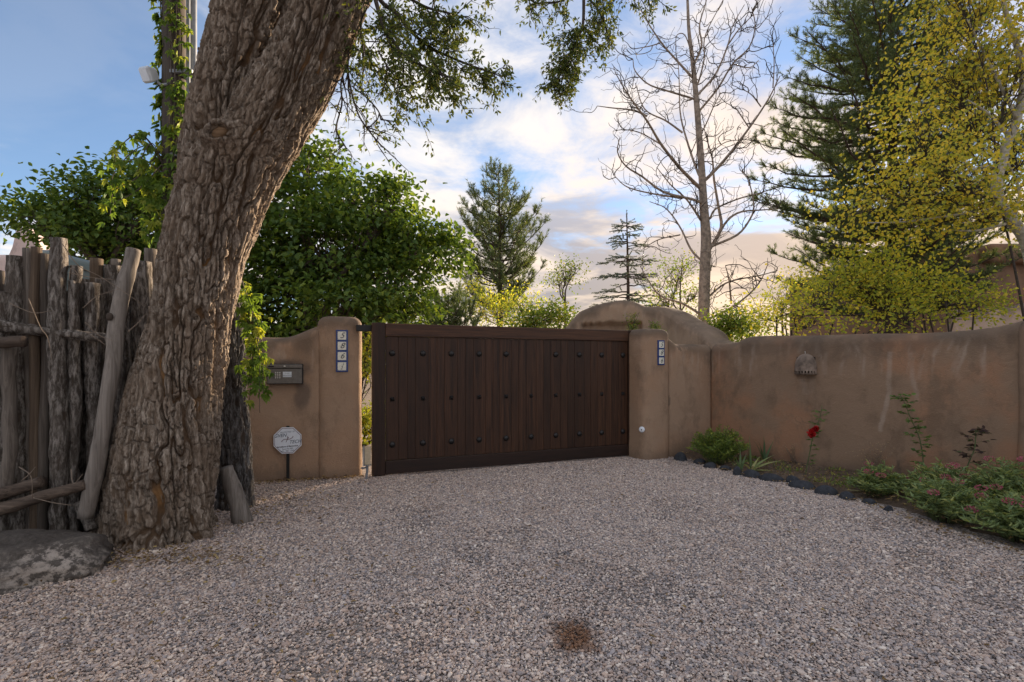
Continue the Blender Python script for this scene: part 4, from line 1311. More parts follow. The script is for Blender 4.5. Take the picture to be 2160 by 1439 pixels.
# ================================================================== LOG FENCE
fence = thing('log_fence', 'rough coyote fence of upright juniper logs beside the elm', 'fence', (-3.5, 3.7, 0))
FB = np.array([-3.5, 3.7, 0])
def fd(x):
    return 3.72 + (0.0 if x < 150 else (x - 150) * 0.0036)
def log_mesh(p0, p1, r0, r1, seed, n_th=18, n_s=46, rough=0.010, bark=True, flat=0.0, wob=0.02):
    t = np.linspace(0, 1, n_s)[:, None]
    C = p0 * (1 - t) + p1 * t
    C = C + wob * np.stack([fbm(np.stack([t[:, 0] * 3, t[:, 0] * 0 + seed, t[:, 0] * 0], 1), 1.0, 2, seed + k_) for k_ in range(3)], 1) * np.array([1, 1, 0.2])
    d_ = unit(p1 - p0)
    a, b = ring_frame(d_)
    th = np.arange(n_th) * 2 * math.pi / n_th
    rad = (r0 + (r1 - r0) * t[:, 0])
    V = C[:, None] + rad[:, None, None] * (np.cos(th)[None, :, None] * a + np.sin(th)[None, :, None] * b)
    V = V.reshape(-1, 3)
    ctr = np.repeat(C, n_th, 0)
    out = unit(V - ctr)
    L = float(np.linalg.norm(p1 - p0))
    U, S = np.tile(np.arange(n_th) / n_th, n_s), np.repeat(t[:, 0] * L, n_th)
    if bark:
        ridge, cl = bark_relief(U, S, 6.28 * (r0 + r1) / 2, 0.045, 0.11, seed)
        V = V + out * (rough * (1.5 * ridge - 0.7) + 0.6 * rough * fbm(V, 9, 3, seed))[:, None]
    else:
        ridge = np.ones(len(V))
        V = V + out * (rough * 0.7 * fbm(V * np.array([1, 1, 0.3]), 12, 3, seed))[:, None]
    # end caps
    i = np.arange(n_s - 1)[:, None] * n_th
    j = np.arange(n_th)[None]
    j2 = (j + 1) % n_th
    q = np.stack([i + j, i + j2, i + n_th + j2, i + n_th + j], -1).reshape(-1, 4)
    # slightly domed uneven top
    top = V[-n_th:].mean(0) + d_ * 0.006
    V = np.vstack([V, top, V[:n_th].mean(0)])
    nt = len(V)
    capq = [((n_s - 1) * n_th + k_, (n_s - 1) * n_th + (k_ + 1) % n_th, nt - 2) for k_ in range(n_th)]
    capb = [((k_ + 1) % n_th, k_, nt - 1) for k_ in range(n_th)]
    ridge = np.append(ridge, [0.8, 0.8])
    return V, [tuple(f_) for f_ in q] + capq + capb, ridge
posts = [  # column centre, width, top row, kind, depth nudge
    (-58, 40, 560, 'bark', 0.0), (-24, 38, 590, 'grey', 0.02), (3, 16, 572, 'grey', 0.10), (8, 34, 617, 'dark', -0.06), (32, 44, 541, 'bark', 0.0), (58, 26, 524, 'grey', 0.03), (77, 24, 523, 'brown', -0.01),
    (99, 24, 537, 'grey', 0.02), (125, 36, 503, 'bark', -0.02), (151, 16, 592, 'dark', 0.03), (162, 22, 561, 'bark', 0.01), (192, 32, 597, 'bark', -0.02), (204, 28, 547, 'brown', 0.09),
    (216, 22, 588, 'dark', 0.03), (239, 38, 561, 'dark', 0.0), (243, 20, 548, 'grey', 0.10), (262, 26, 600, 'bark', 0.05), (288, 28, 575, 'dark', 0.05), (306, 34, 552, 'dark', 0.02), (318, 26, 526, 'grey', 0.08),
    (-95, 40, 530, 'bark', 0), (-130, 38, 575, 'dark', 0), (-168, 40, 545, 'bark', 0), (-205, 38, 560, 'grey', 0), (-245, 42, 540, 'bark', 0)]
rf = random.Random(3)
posts += [(x_ + rf.uniform(-6, 6), rf.uniform(20, 30), rf.uniform(560, 640), rf.choice(['bark', 'dark', 'grey', 'bark']), 0.11 + rf.uniform(0, 0.04)) for x_ in range(-230, 330, 21)]
kinds = {'bark': 'post_bark', 'grey': 'post_grey', 'brown': 'post_brown', 'dark': 'post_dark'}
for i, (cx, w, ty, kd, dn) in enumerate(posts):
    d_ = fd(cx) + dn
    top = P(cx, ty, d_)
    lean = (-0.05 if cx < 180 else 0.06) * random.uniform(0.2, 1.0)
    bot = np.array([top[0] + lean * random.uniform(-0.6, 0.6), d_ + random.uniform(-0.01, 0.02), -0.05])
    r_ = w / 2 / F * d_ * math.cos(math.atan((1080 - cx) / F)) * 1.06
    V, Fc, rg = log_mesh(bot, top, r_ * 1.06, r_ * 0.98, 100 + i, bark=(kd in ('bark', 'dark')), rough=0.011 if kd == 'bark' else 0.008, wob=0.02)
    obj('post', V, Fc, M[kinds[kd]] if kd != 'dark' else M['post_bark'], fence, True, {'ridge': rg}, FB)
def pole(name, p0, p1, r0, r1, mat, seed, parent=fence, base=FB, bark=False, rough=0.01):
    V, Fc, rg = log_mesh(p0, p1, r0, r1, seed, 16, 40, rough, bark, wob=0.03)
    return obj(name, V, Fc, M[mat], parent, True, {'ridge': rg}, base)
pole('rail', P(-60, 680, 3.56), P(255, 716, 3.80), 0.042, 0.030, 'post_bark', 201, bark=True, rough=0.008)
pole('rail', P(-90, 722, 3.45), P(54, 721, 3.50), 0.045, 0.038, 'rail_wood', 203)
pole('rail', P(-60, 1062, 3.50), P(86, 1015, 3.56), 0.048, 0.040, 'rail_wood', 205)
pole('rail', P(-40, 1088, 3.46), P(176, 1022, 3.56), 0.046, 0.034, 'rail_wood', 207)
# pale stripped post under the short rail, nailed board by the trunk
pole('post', P(22, 1050, 3.60), P(20, 732, 3.60), 0.040, 0.044, 'post_grey', 209)
bd0, bd1 = P(180, 1078, 3.66), P(203, 992, 3.70)
pole('nailed_board', bd0, bd1, 0.040, 0.050, 'post_brown', 211)
pole('nailed_board', P(190, 1118, 3.66), P(170, 1062, 3.70), 0.035, 0.04, 'post_bark', 213)
# silvered log leaning across the fence end
lg0, lg1 = P(186, 1072, 3.56), P(281, 527, 3.86)
slog = thing('leaning_log', 'silvery weathered log leaning between the fence and the elm', 'log', tuple(P(186, 1072, 3.56)))
pp = [P(178, 1092, 3.60), P(213, 925, 3.62), P(232, 800, 3.66), P(247, 680, 3.72), P(263, 600, 3.78), P(282, 527, 3.84)]
cpath = spline(pp, 60)
wd = np.interp(np.linspace(0, 1, 60), [0, 0.3, 0.6, 0.8, 1.0], [0.048, 0.050, 0.049, 0.047, 0.048])
Vt, qt = tubes([(cpath, wd * (1 + 0.06 * np.sin(np.arange(60) * 0.31)), 22)])
Vt = Vt + rand_unit(1)[0] * 0 + (0.012 * fbm(Vt * np.array([1, 1, 0.35]), 11, 4, 15))[:, None] * np.array([1, 1, 0])
slw = obj('log', Vt, qt, M['silver_log'], slog, True, None, P(186, 1072, 3.56))
kn = P(231, 668, 3.70)
bm = bmesh.new(); bmesh.ops.create_uvsphere(bm, u_segments=14, v_segments=10, radius=0.026)
bmesh.ops.scale(bm, vec=(1, 0.6, 1.1), verts=bm.verts[:])
bm_obj('knot', bm, M['post_dark'], slog, True, tuple(P(231, 668, 3.665) - P(186, 1072, 3.56)))
# dry vine stems over the fence
rng = np.random.default_rng(5)
dv = thing('dry_vine', 'dry bare vine stems trailing over the log fence tops', 'vine', tuple(P(180, 640, 3.6)))
st = []
for pl_ in ([(130, 512), (165, 560), (205, 580), (245, 605), (305, 645)], [(145, 575), (190, 585), (240, 590)], [(146, 590), (150, 565), (165, 580), (172, 600)],
            [(175, 650), (205, 625), (250, 610)], [(60, 630), (85, 690), (100, 712), (110, 760)], [(180, 680), (205, 705), (235, 718)], [(180, 700), (205, 715), (225, 730)],
            [(270, 700), (292, 680), (310, 660)], [(40, 985), (65, 1005), (68, 1050)], [(70, 1050), (110, 1060), (150, 1066)], [(110, 1130), (150, 1125), (175, 1130)], [(150, 990), (155, 1020), (175, 1000)],
            [(20, 640), (70, 660), (110, 655)], [(45, 1015), (62, 1000), (75, 985)]):
    pts = [P(x, y, (3.44 if y < 1000 else 3.36) + (0.001 * max(0, x - 150))) for x, y in pl_]
    st.append((spline(pts, 14), np.linspace(0.0032, 0.0016, 14), 5))
for one in st:
    Vt, qt = tubes([one])
    obj('stem', Vt, qt, M['dry_twig'], dv, True, None, P(180, 640, 3.6))

# ------------------------------------------------------------------ boulder
bc = np.array([-3.26, 3.20, 0.0])
boul = thing('boulder', 'low dark boulder with a pale lichen patch in front of the fence', 'boulder', tuple(bc))
bm = bmesh.new()
bmesh.ops.create_icosphere(bm, subdivisions=5, radius=1.0)
Vb = np.array([v.co[:] for v in bm.verts])
d_ = 1 + 0.26 * fbm(Vb, 1.4, 3, 8) + 0.11 * fbm(Vb, 4, 5, 9, 0.6)
Vb = Vb * d_[:, None] * np.array([0.68, 0.43, 0.21])
Vb[:, 2] = np.where(Vb[:, 2] < -0.06, -0.06, Vb[:, 2]) + 0.02
ca, sa = math.cos(0.18), math.sin(0.18)
Vb[:, 0], Vb[:, 1] = Vb[:, 0] * ca - Vb[:, 1] * sa, Vb[:, 0] * sa + Vb[:, 1] * ca
for v, c in zip(bm.verts, Vb):
    v.co = c
bm_obj('rock', bm, M['boulder'], boul, True)

# ================================================================== TREES BEHIND THE WALLS
def lobe(px, py, rx, ry, d, rd=None):
    return (P(px, py, d), np.array([rx / F * d, (rd if rd else 0.8 * max(rx, ry)) / F * d, ry / F * d]))

def broad_tree(name, label, base_px, d, lobes, n_cl, per, leaf_len, leaf_w, mat, bark, trunk_r, seed, cl_r=0.22, fork=None, hollow=0.5, cat='tree', droop=0.35, tint_pow=1.3, stems=1, twig_r=0.006, group=None, nup=1.0):
    rng = np.random.default_rng(seed)
    base = P(base_px, HY, d); base[2] = -0.02
    t = thing(name, label, cat, tuple(base), group=group)
    tb = []
    vol = np.array([np.prod(l[1]) ** (2 / 3) for l in lobes])
    cnt = np.maximum(2, (n_cl * vol / vol.sum()).astype(int))
    fk = fork if fork is not None else np.array([base[0], base[1], min(l[0][2] - l[1][2] * 0.8 for l in lobes) + 0.15])
    stemtips = []
    for k_ in range(stems):
        j = rng.normal(size=3) * np.array([0.10, 0.10, 0.0]) * (stems > 1)
        f2 = fk + rng.normal(size=3) * np.array([0.35, 0.3, 0.1]) * (stems > 1)
        pth = spline([base + j, base + j + (f2 - base - j) * 0.5 + rng.normal(size=3) * np.array([0.05, 0.05, 0]), f2], 16)
        tb.append((pth, np.linspace(trunk_r, trunk_r * 0.7, 16), 10))
        stemtips.append(f2)
    pos, dr, nm = [], [], []
    for (c, r), n in zip(lobes, cnt):
        s0 = stemtips[rng.integers(len(stemtips))]
        mid = (s0 + c) / 2 + rng.normal(size=3) * 0.15 * np.linalg.norm(c - s0) * np.array([1, 1, 0.4]) + np.array([0, 0, -0.06])
        limb = spline([s0, mid, c], 14)
        tb.append((limb, np.linspace(trunk_r * 0.6, trunk_r * 0.22, 14), 7))
        u_ = rand_unit(n, rng)
        u_[:, 2] = np.where(u_[:, 2] < -0.55, -u_[:, 2], u_[:, 2])
        rad = (hollow + (1 - hollow) * rng.random(n) ** 0.55) * (1 + 0.30 * vnoise(u_ * 2.6 + seed, 1.0, seed))
        rad = np.where(rng.random(n) < 0.16, rad * rng.uniform(1.05, 1.28, n), rad)
        C = c + u_ * rad[:, None] * r
        for i in range(n):
            o = limb[rng.integers(7, 14)]
            br_ = spline([o, (o + C[i]) / 2 + rng.normal(size=3) * 0.08 + np.array([0, 0, 0.05]), C[i]], 6)
            tb.append((br_, np.linspace(max(twig_r * 1.6, trunk_r * 0.10), twig_r * 0.5, 6), 4))
            m = rng.poisson(per)
            out = unit((C[i] - c) / r)
            off = rng.normal(size=(m, 3)) * cl_r * np.array([1, 1, 0.6])
            pos.append(C[i] + off)
            dr.append(out * 0.8 + rng.normal(size=(m, 3)) * 0.55 + np.array([0, 0, -droop]))
            nm.append(np.array([0, 0, nup]) + out * 0.7 + rng.normal(size=(m, 3)) * (0.4 if nup > 0.5 else 0.7))
    Vt, qt = tubes(tb, cap=False)
    obj('trunk', Vt, qt, bark, t, True, None, base)
    pos, dr, nm = np.concatenate(pos), np.concatenate(dr), np.concatenate(nm)
    n = len(pos)
    leaf_obj('crown', mat, t, base, pos, dr, nm, rng.uniform(0.7, 1.2, n) * leaf_len, rng.uniform(0.75, 1.15, n) * leaf_w, 0.22, rng.random(n) ** tint_pow)
    return t

D2 = 9.6
broad_tree('maple_tree', 'large dense green maple behind the wall and the gate', 690, D2 + 0.4,
           [lobe(650, 365, 82, 78, D2 + .2), lobe(752, 430, 85, 62, D2), lobe(832, 440, 42, 66, D2 - .1), lobe(590, 450, 95, 85, D2 - .3), lobe(880, 520, 80, 55, D2), lobe(700, 540, 140, 110, D2 - .3),
            lobe(570, 590, 85, 100, D2 - .2), lobe(825, 600, 75, 60, D2 - .4), lobe(720, 660, 110, 55, D2 - .9), lobe(918, 540, 58, 55, D2 + .2), lobe(645, 620, 110, 85, D2), lobe(540, 680, 60, 60, D2), lobe(800, 520, 90, 80, D2 + .5), lobe(620, 720, 110, 50, D2 + .3), lobe(800, 690, 90, 45, D2 - .2), lobe(860, 660, 55, 45, D2 + .1), lobe(700, 740, 120, 60, D2 + .6)],
           600, 40, 0.115, 0.085, M['maple'], M['twig'], 0.14, 31, 0.20)
D1 = 8.6
broad_tree('maple_tree', 'spreading green maple behind the log fence and truck', 250, D1 + 0.3,
           [lobe(85, 455, 72, 26, D1), lobe(190, 428, 62, 52, D1), lobe(262, 405, 72, 58, D1 + .2), lobe(150, 482, 110, 36, D1), lobe(290, 470, 78, 62, D1 - .1), lobe(225, 500, 100, 44, D1 + .4), lobe(345, 430, 60, 70, D1 + .3), lobe(120, 440, 40, 22, D1), lobe(250, 545, 110, 40, D1 + .5), lobe(320, 560, 70, 60, D1 + .3)],
           330, 30, 0.10, 0.07, M['maple'], M['twig'], 0.11, 32, 0.20)

# ---- conifers
def conifer(name, label, px, d, top_py, prof, whorl, mat, seed, needle=0.085, nw=0.0035, shoot=0.30, per=26, bark=M['pine_bark'], trunk_r=0.13, upturn=0.5, side=0.28, ext=0.0, density=1.0, stiff=False):
    """prof: list of (row, half-width px) silhouette; branches in whorls with needled shoots."""
    rng = np.random.default_rng(seed)
    base = P(px, HY, d); base[2] = -0.03
    top = P(px, top_py, d)
    t = thing(name, label, 'tree', tuple(base))
    H = top[2]
    tb = [(spline([base, (base + top) / 2 + np.array([0.05, 0, 0]), top], 24), np.linspace(trunk_r, 0.015, 24), 9)]
    rows = np.array([p_[0] for p_ in prof], float)
    hw = np.array([p_[1] for p_ in prof], float) / F * d
    zr = EYE + (HY - rows) / F * d
    order = np.argsort(zr)
    zr, hw = zr[order], hw[order]
    shoots = []
    z = zr[0]
    while z < H - 0.05:
        Lmax = float(np.interp(z, zr, hw))
        nb_ = max(3, int(round((6 if Lmax > 0.5 else 4) * density)))
        a0 = rng.uniform(0, 6.28)
        for k_ in range(nb_):
            az = a0 + k_ * 6.283 / nb_ + rng.normal() * 0.25
            L = Lmax * rng.uniform(0.72, 1.12) + 0.05
            out = np.array([math.cos(az), math.sin(az), 0])
            z0 = z + rng.uniform(-0.7, 0.7) * whorl
            rise = upturn * L * rng.uniform(0.5, 1.1)
            p0 = np.array([base[0], base[1], z0 - rise * 0.55])
            path = spline([p0, p0 + out * L * 0.5 + np.array([0, 0, rise * 0.22]), p0 + out * L + np.array([0, 0, rise])], 12)
            tb.append((path, np.linspace(0.012 + 0.016 * L, 0.005, 12), 5))
            path[3:9] += rng.normal(size=(6, 3)) * 0.03 * L * 0.4
            ns = max(2, int(L / side))
            for j in range(ns):
                f = 0.28 + 0.72 * (j + rng.random()) / ns
                i = min(10, int(f * 11))
                o = path[i]
                tdir = unit(path[i + 1] - path[i])
                for sgn in (-1, 1):
                    sd = unit(np.cross(tdir, np.array([0, 0, 1.0]))) * sgn
                    dl = unit(tdir * 0.75 + sd * rng.uniform(0.4, 1.0) + np.array([0, 0, upturn * 0.7]) + rng.normal(size=3) * 0.15)
                    ln = shoot * rng.uniform(0.7, 1.4) * (0.6 + 0.5 * (1 - f) + 0.2)
                    shoots.append((o, dl, ln))
                    if not stiff:
                        for _r in range(2):
                            o2 = o + dl * ln * rng.uniform(0.3, 0.8)
                            shoots.append((o2, unit(dl * 0.7 + rng.normal(size=3) * 0.65 + np.array([0, 0, 0.45])), ln * 0.6))
            shoots.append((path[-2], unit(path[-1] - path[-3] + np.array([0, 0, 0.25 * upturn])), shoot * 1.1))
        z += whorl * rng.uniform(0.75, 1.25)
    shoots.append((top - np.array([0, 0, 0.3]), np.array([0, 0, 1.0]), 0.4))
    pos, dr = [], []
    for o, d_, ln in shoots:
        tb.append((np.array([o, o + d_ * ln]), [0.006, 0.003], 3))
        m = max(6, int(per * ln / shoot))
        tt = rng.uniform(0.15, 1.0, m)
        rd = unit(np.cross(np.broadcast_to(d_, (m, 3)), rng.normal(size=(m, 3))))
        pos.append(o + d_ * (tt * ln)[:, None])
        dr.append(d_ * (0.75 if not stiff else 0.45) + rd * (0.75 if not stiff else 1.0))
    Vt, qt = tubes(tb, cap=False)
    obj('trunk', Vt, qt, bark, t, True, None, base)
    pos, dr = np.concatenate(pos), np.concatenate(dr)
    n = len(pos)
    needle_obj('crown', mat, t, base, pos, dr, rng.uniform(0.75, 1.15, n) * needle, nw, rng.random(n) ** 1.2)
    return t
conifer('pine_tree', 'bushy conical pine rising behind the gate', 1052, 17.5, 362,
        [(640, 60), (605, 88), (560, 92), (520, 98), (480, 92), (440, 70), (410, 44), (385, 22), (365, 6)], 0.30, M['pine'], 41, 0.11, 0.0062, 0.36, 44, upturn=0.8, trunk_r=0.15, side=0.24)
conifer('pine_tree', 'tall dark pine standing behind the yellow aspen', 1880, 14.0, -140,
        [(640, 150), (560, 250), (505, 200), (470, 235), (400, 250), (330, 246), (260, 256), (200, 226), (140, 210), (80, 180), (20, 135), (-60, 80), (-140, 8)], 0.36, M['pine'], 42, 0.105, 0.0060, 0.34, 36,
        upturn=0.42, trunk_r=0.20, side=0.22, density=1.65)
conifer('spruce_tree', 'slim blue grey spruce rising behind the adobe gateway', 1322, 16.0, 450,
        [(650, 78), (600, 52), (560, 42), (520, 32), (490, 20), (465, 8), (450, 2)], 0.26, M['spruce'], 43, 0.042, 0.0065, 0.30, 90, upturn=-0.05, trunk_r=0.10, side=0.22, stiff=True, density=0.9)
conifer('pine_tree', 'low dark juniper bush above the gate top', 945, 13.0, 628,
        [(760, 60), (700, 68), (670, 62), (650, 45), (635, 20)], 0.22, M['pine'], 44, 0.10, 0.006, 0.32, 60, upturn=0.9, trunk_r=0.06)

# ---- bare tree: traced limbs, grown twigs
rng = np.random.default_rng(60)
BD = 10.2
def B(x, y, d=BD):
    return P(1260 + x / 1.998, y / 1.998, d)
bare_base = B(447, 1560); bare_base[2] = -0.02
bare = thing('bare_tree', 'leafless grey tree with upswept curling branches behind the wall', 'tree', tuple(bare_base))
tp = [(447, 1560), (447, 1400), (450, 1250), (455, 1100), (458, 1000), (447, 850), (440, 720), (428, 560), (418, 430), (402, 260), (386, 130), (380, 0), (372, -120)]
tw_ = [25, 23, 22, 21, 20, 16, 13.5, 12, 11, 8.5, 6.5, 5, 3]
trk = spline([B(*p) for p in tp], 60)
trad = np.interp(np.linspace(0, 1, 60), np.linspace(0, 1, len(tw_)), tw_) / 2 / F * BD
tb = [(trk, trad * 1.05, 12)]
twg = []
limbs = [
    ([(465, 750), (540, 670), (640, 540), (720, 420), (770, 320)], 8), ([(740, 370), (745, 270), (740, 180)], 2.5), ([(480, 1040), (522, 960), (512, 880), (492, 760), (485, 670), (465, 600), (450, 540)], 8),
    ([(490, 1030), (540, 940), (600, 895), (700, 885), (760, 880)], 7), ([(490, 1035), (590, 990), (640, 930), (660, 870), (640, 770), (610, 720)], 6), ([(475, 920), (500, 880), (590, 840), (680, 815), (740, 795)], 5),
    ([(430, 790), (350, 710), (270, 610), (210, 510), (130, 400), (75, 305)], 8), ([(210, 490), (150, 465), (60, 455), (0, 447)], 4), ([(445, 860), (400, 840), (280, 810), (190, 745), (120, 700), (85, 640), (95, 580)], 6.5),
    ([(437, 930), (380, 845), (310, 780), (250, 705)], 5.5), ([(355, 835), (250, 820), (130, 790), (70, 740)], 4), ([(475, 1130), (400, 1060), (350, 960), (290, 880), (220, 850)], 6), ([(350, 990), (260, 1010), (190, 1050)], 3),
    ([(400, 415), (300, 385), (215, 355), (160, 300), (150, 250)], 4.5), ([(395, 320), (330, 250), (270, 180), (210, 90), (175, 20)], 5.5), ([(425, 730), (380, 600), (350, 480), (345, 340), (340, 250)], 5.5),
    ([(360, 560), (290, 510), (200, 460), (160, 350)], 4), ([(428, 395), (500, 310), (550, 190), (570, 110), (620, 20)], 5.5), ([(437, 460), (510, 370), (570, 270), (640, 200), (665, 110), (650, 30)], 5),
    ([(410, 265), (440, 190), (430, 110), (460, 0), (470, -80)], 5.5), ([(425, 350), (450, 250), (455, 150), (530, 0)], 4), ([(440, 1330), (360, 1280), (270, 1250), (220, 1190), (180, 1120)], 6),
    ([(470, 1345), (560, 1300), (640, 1240), (690, 1180), (720, 1110)], 6), ([(470, 1250), (550, 1190), (690, 1160), (760, 1140)], 5), ([(475, 1390), (560, 1340), (600, 1300)], 4.5), ([(565, 1280), (555, 1180), (540, 1120)], 4),
    ([(450, 540), (490, 450), (520, 390)], 3.5), ([(270, 610), (180, 560), (110, 545)], 3), ([(640, 540), (600, 480), (580, 450)], 2.5), ([(690, 450), (650, 400), (610, 375)], 2.5), ([(550, 190), (600, 120), (660, 60)], 3),
    ([(400, 240), (370, 150), (335, 150), (330, 210)], 2.5), ([(480, 640), (540, 600), (600, 590)], 2.5), ([(270, 180), (220, 195), (165, 205)], 2.5), ([(570, 270), (640, 285), (680, 255)], 2.5)]
for pts, w0 in limbs:
    m = len(pts)
    k_ = rng.normal() * 0.7
    ln = math.dist(pts[0], pts[-1]) / 2 / F * BD
    P3 = [B(x, y, BD + k_ * ln * 0.5 * (i / (m - 1))) for i, (x, y) in enumerate(pts)]
    tx = float(np.interp(pts[0][1] + 14, [a_[1] for a_ in tp[::-1]], [a_[0] for a_ in tp[::-1]]))
    if abs(tx - pts[0][0]) < 60:
        P3.insert(0, B(tx, pts[0][1] + 14))
    path = spline(P3, 22)
    tb.append((path, np.linspace(w0 / 2 / F * BD * 1.1, 0.007, 22), 7))
    for t1 in grow_twigs(path, int(2 + ln * 4.5), 0.7, -0.08, 0.55, rng, seg=9, wig=0.34):
        twg.append((spline(t1, 16), np.linspace(0.0095, 0.004, 16), 4))
        for t2 in grow_twigs(t1, 3, 0.36, -0.12, 0.8, rng, seg=6, wig=0.4):
            twg.append((t2, np.linspace(0.0055, 0.003, len(t2)), 3))
Vt, qt = tubes(tb, cap=False)
obj('trunk', Vt, qt, M['bare_bark'], bare, True, None, bare_base)
Vt, qt = tubes(twg, cap=False)
obj('twigs', Vt, qt, M['dark_twig'], bare, True, None, bare_base)

# ---- aspen at the right edge
DA = 7.6
rng = np.random.default_rng(71)
asp_base = P(2190, HY, DA); asp_base[2] = -0.02
asp_lobes = [lobe(2060, 40, 120, 90, DA + .3), lobe(2010, 170, 120, 95, DA + .2), lobe(1945, 290, 85, 85, DA), lobe(1985, 385, 130, 75, DA - .2), lobe(1860, 420, 75, 55, DA), lobe(2075, 470, 95, 65, DA - .1), lobe(2110, 300, 80, 120, DA + .3),
             lobe(1925, 480, 90, 50, DA + .1), lobe(2150, 140, 90, 120, DA), lobe(1800, 455, 45, 40, DA), lobe(2220, 420, 80, 120, DA), lobe(2000, -60, 110, 60, DA + .3), lobe(2180, -60, 120, 80, DA)]
aspen = broad_tree('aspen_tree', 'yellow leaved aspen with curved pale trunk behind the long wall', 2190, DA, asp_lobes, 560, 25, 0.054, 0.050, M['aspen'], M['dark_twig'], 0.02, 71, 0.27,
                   fork=P(2110, 420, DA), nup=0.1, hollow=0.25, droop=0.7, tint_pow=0.9, twig_r=0.004)
tr = [(2192, 800), (2185, 640), (2168, 520), (2132, 462), (2108, 430), (2103, 380), (2113, 345), (2125, 300), (2143, 260), (2152, 220), (2158, 160), (2140, 80), (2120, 20), (2110, -60)]
tb = [(spline([P(x, y, DA) for x, y in tr], 60), np.interp(np.linspace(0, 1, 60), [0, 0.35, 0.6, 1], [0.085, 0.072, 0.055, 0.025]), 12)]
for pts in ([(2112, 352), (2060, 355), (2010, 390), (1960, 420)], [(2110, 440), (2040, 450), (1910, 468), (1830, 470)], [(2120, 472), (2060, 487), (2000, 485)], [(2130, 290), (2085, 240), (2040, 210)], [(2150, 220), (2190, 150), (2200, 60)],
            [(2140, 460), (2150, 400), (2120, 330)], [(2145, 250), (2080, 120), (2040, 40)]):
    path = spline([P(x, y, DA + rng.normal() * 0.05) for x, y in pts], 18)
    tb.append((path, np.linspace(0.026, 0.008, 18), 7))
Vt, qt = tubes(tb)
obj('stem', Vt, qt, M['aspen_bark'], aspen, True, None, asp_base)

# ---- yellow-green shrubs over the long wall
DS = 8.1
shr = [('yellow green shrub behind the long wall nearest the house', 2010, [lobe(1990, 640, 95, 50, DS), lobe(2060, 655, 62, 42, DS - .2), lobe(1950, 600, 70, 55, DS), lobe(2085, 640, 50, 30, DS)], 130),
       ('widest yellow green shrub spilling over the middle of the long wall', 1860, [lobe(1850, 620, 95, 75, DS - .1), lobe(1800, 590, 70, 55, DS), lobe(1900, 665, 80, 42, DS - .4), lobe(1860, 560, 60, 40, DS), lobe(1885, 705, 26, 16, DS - .75)], 190),
       ('sparse yellow green shrub behind the long wall beside the bare tree', 1700, [lobe(1710, 640, 70, 50, DS), lobe(1760, 600, 50, 50, DS + .1), lobe(1650, 665, 60, 34, DS), lobe(1720, 680, 80, 25, DS - .2)], 105)]
for i, (lb, px, lbs, n) in enumerate(shr):
    broad_tree('garden_shrub', lb, px, DS + (-.1, .05, .2)[i], lbs, int(n * 0.85), 17, 0.054, 0.042, M['shrub'], M['dark_twig'], 0.016, 80 + i, 0.24, nup=0.3, hollow=0.0, cat='shrub', stems=6, twig_r=0.0035, tint_pow=1.0,
               group='shrubs behind the long wall')
broad_tree('garden_shrub', 'bright green rounded shrub at the foot of the bare tree', 1545, 9.4, [lobe(1545, 695, 48, 35, 9.4), lobe(1510, 710, 30, 26, 9.3)], 70, 30, 0.06, 0.045, M['green_shrub'], M['dark_twig'], 0.018, 85, 0.16, hollow=0.2, cat='shrub', stems=4, twig_r=0.004)
broad_tree('garden_shrub', 'leafy green shrub showing between gate top and gateway hump', 1150, 12.0, [lobe(1150, 680, 48, 34, 12), lobe(1105, 690, 40, 26, 12), lobe(1185, 670, 24, 28, 12)], 80, 30, 0.075, 0.055, M['green_shrub'], M['dark_twig'], 0.02, 86, 0.2, hollow=0.2, cat='shrub', stems=5, twig_r=0.004)
broad_tree('garden_shrub', 'loose olive brown shrub under the conical pine above the gate', 1060, 14.5, [lobe(1045, 668, 70, 38, 14.5), lobe(1100, 650, 55, 40, 14.5), lobe(1000, 655, 40, 40, 14.5), lobe(980, 620, 55, 30, 14.8)], 130, 22, 0.07, 0.045, M['shrub'], M['dark_twig'], 0.025, 87, 0.25, hollow=0.1, cat='shrub', stems=6, twig_r=0.005, tint_pow=1.8)
broad_tree('small_tree', 'thin small tree with sinuous trunk and round crown left of the gateway', 1185, 14.0, [lobe(1195, 585, 36, 34, 14), lobe(1180, 600, 26, 26, 14), lobe(1215, 570, 18, 20, 14)], 46, 13, 0.07, 0.045, M['green_shrub'], M['twig'], 0.045, 88, 0.17, fork=P(1192, 635, 14), hollow=0.2, twig_r=0.005)
broad_tree('small_tree', 'sparse leafy sapling between the spruce and the bare tree', 1435, 13.0, [lobe(1430, 590, 46, 46, 13), lobe(1405, 640, 45, 40, 13), lobe(1470, 625, 38, 40, 13), lobe(1440, 550, 24, 18, 13)], 84, 13, 0.07, 0.045, M['green_shrub'], M['twig'], 0.04, 89, 0.2, hollow=0.1, twig_r=0.005)
broad_tree('small_tree', 'airy yellowing sapling between the bare tree and the tall pine', 1650, 12.5, [lobe(1650, 640, 60, 45, 12.5), lobe(1600, 670, 50, 32, 12.5), lobe(1690, 600, 40, 40, 12.5)], 80, 11, 0.065, 0.045, M['shrub'], M['twig'], 0.035, 90, 0.22, hollow=0.1, twig_r=0.005)
broad_tree('garden_shrub', 'green shrubbery seen through the slot between pillar and gate', 760, 8.3, [lobe(770, 760, 60, 70, 8.3), lobe(740, 900, 70, 40, 8.3), lobe(790, 905, 40, 40, 8.2)], 120, 26, 0.06, 0.045, M['shrub'], M['dark_twig'], 0.02, 91, 0.16, hollow=0.2, cat='shrub', stems=6, twig_r=0.004)
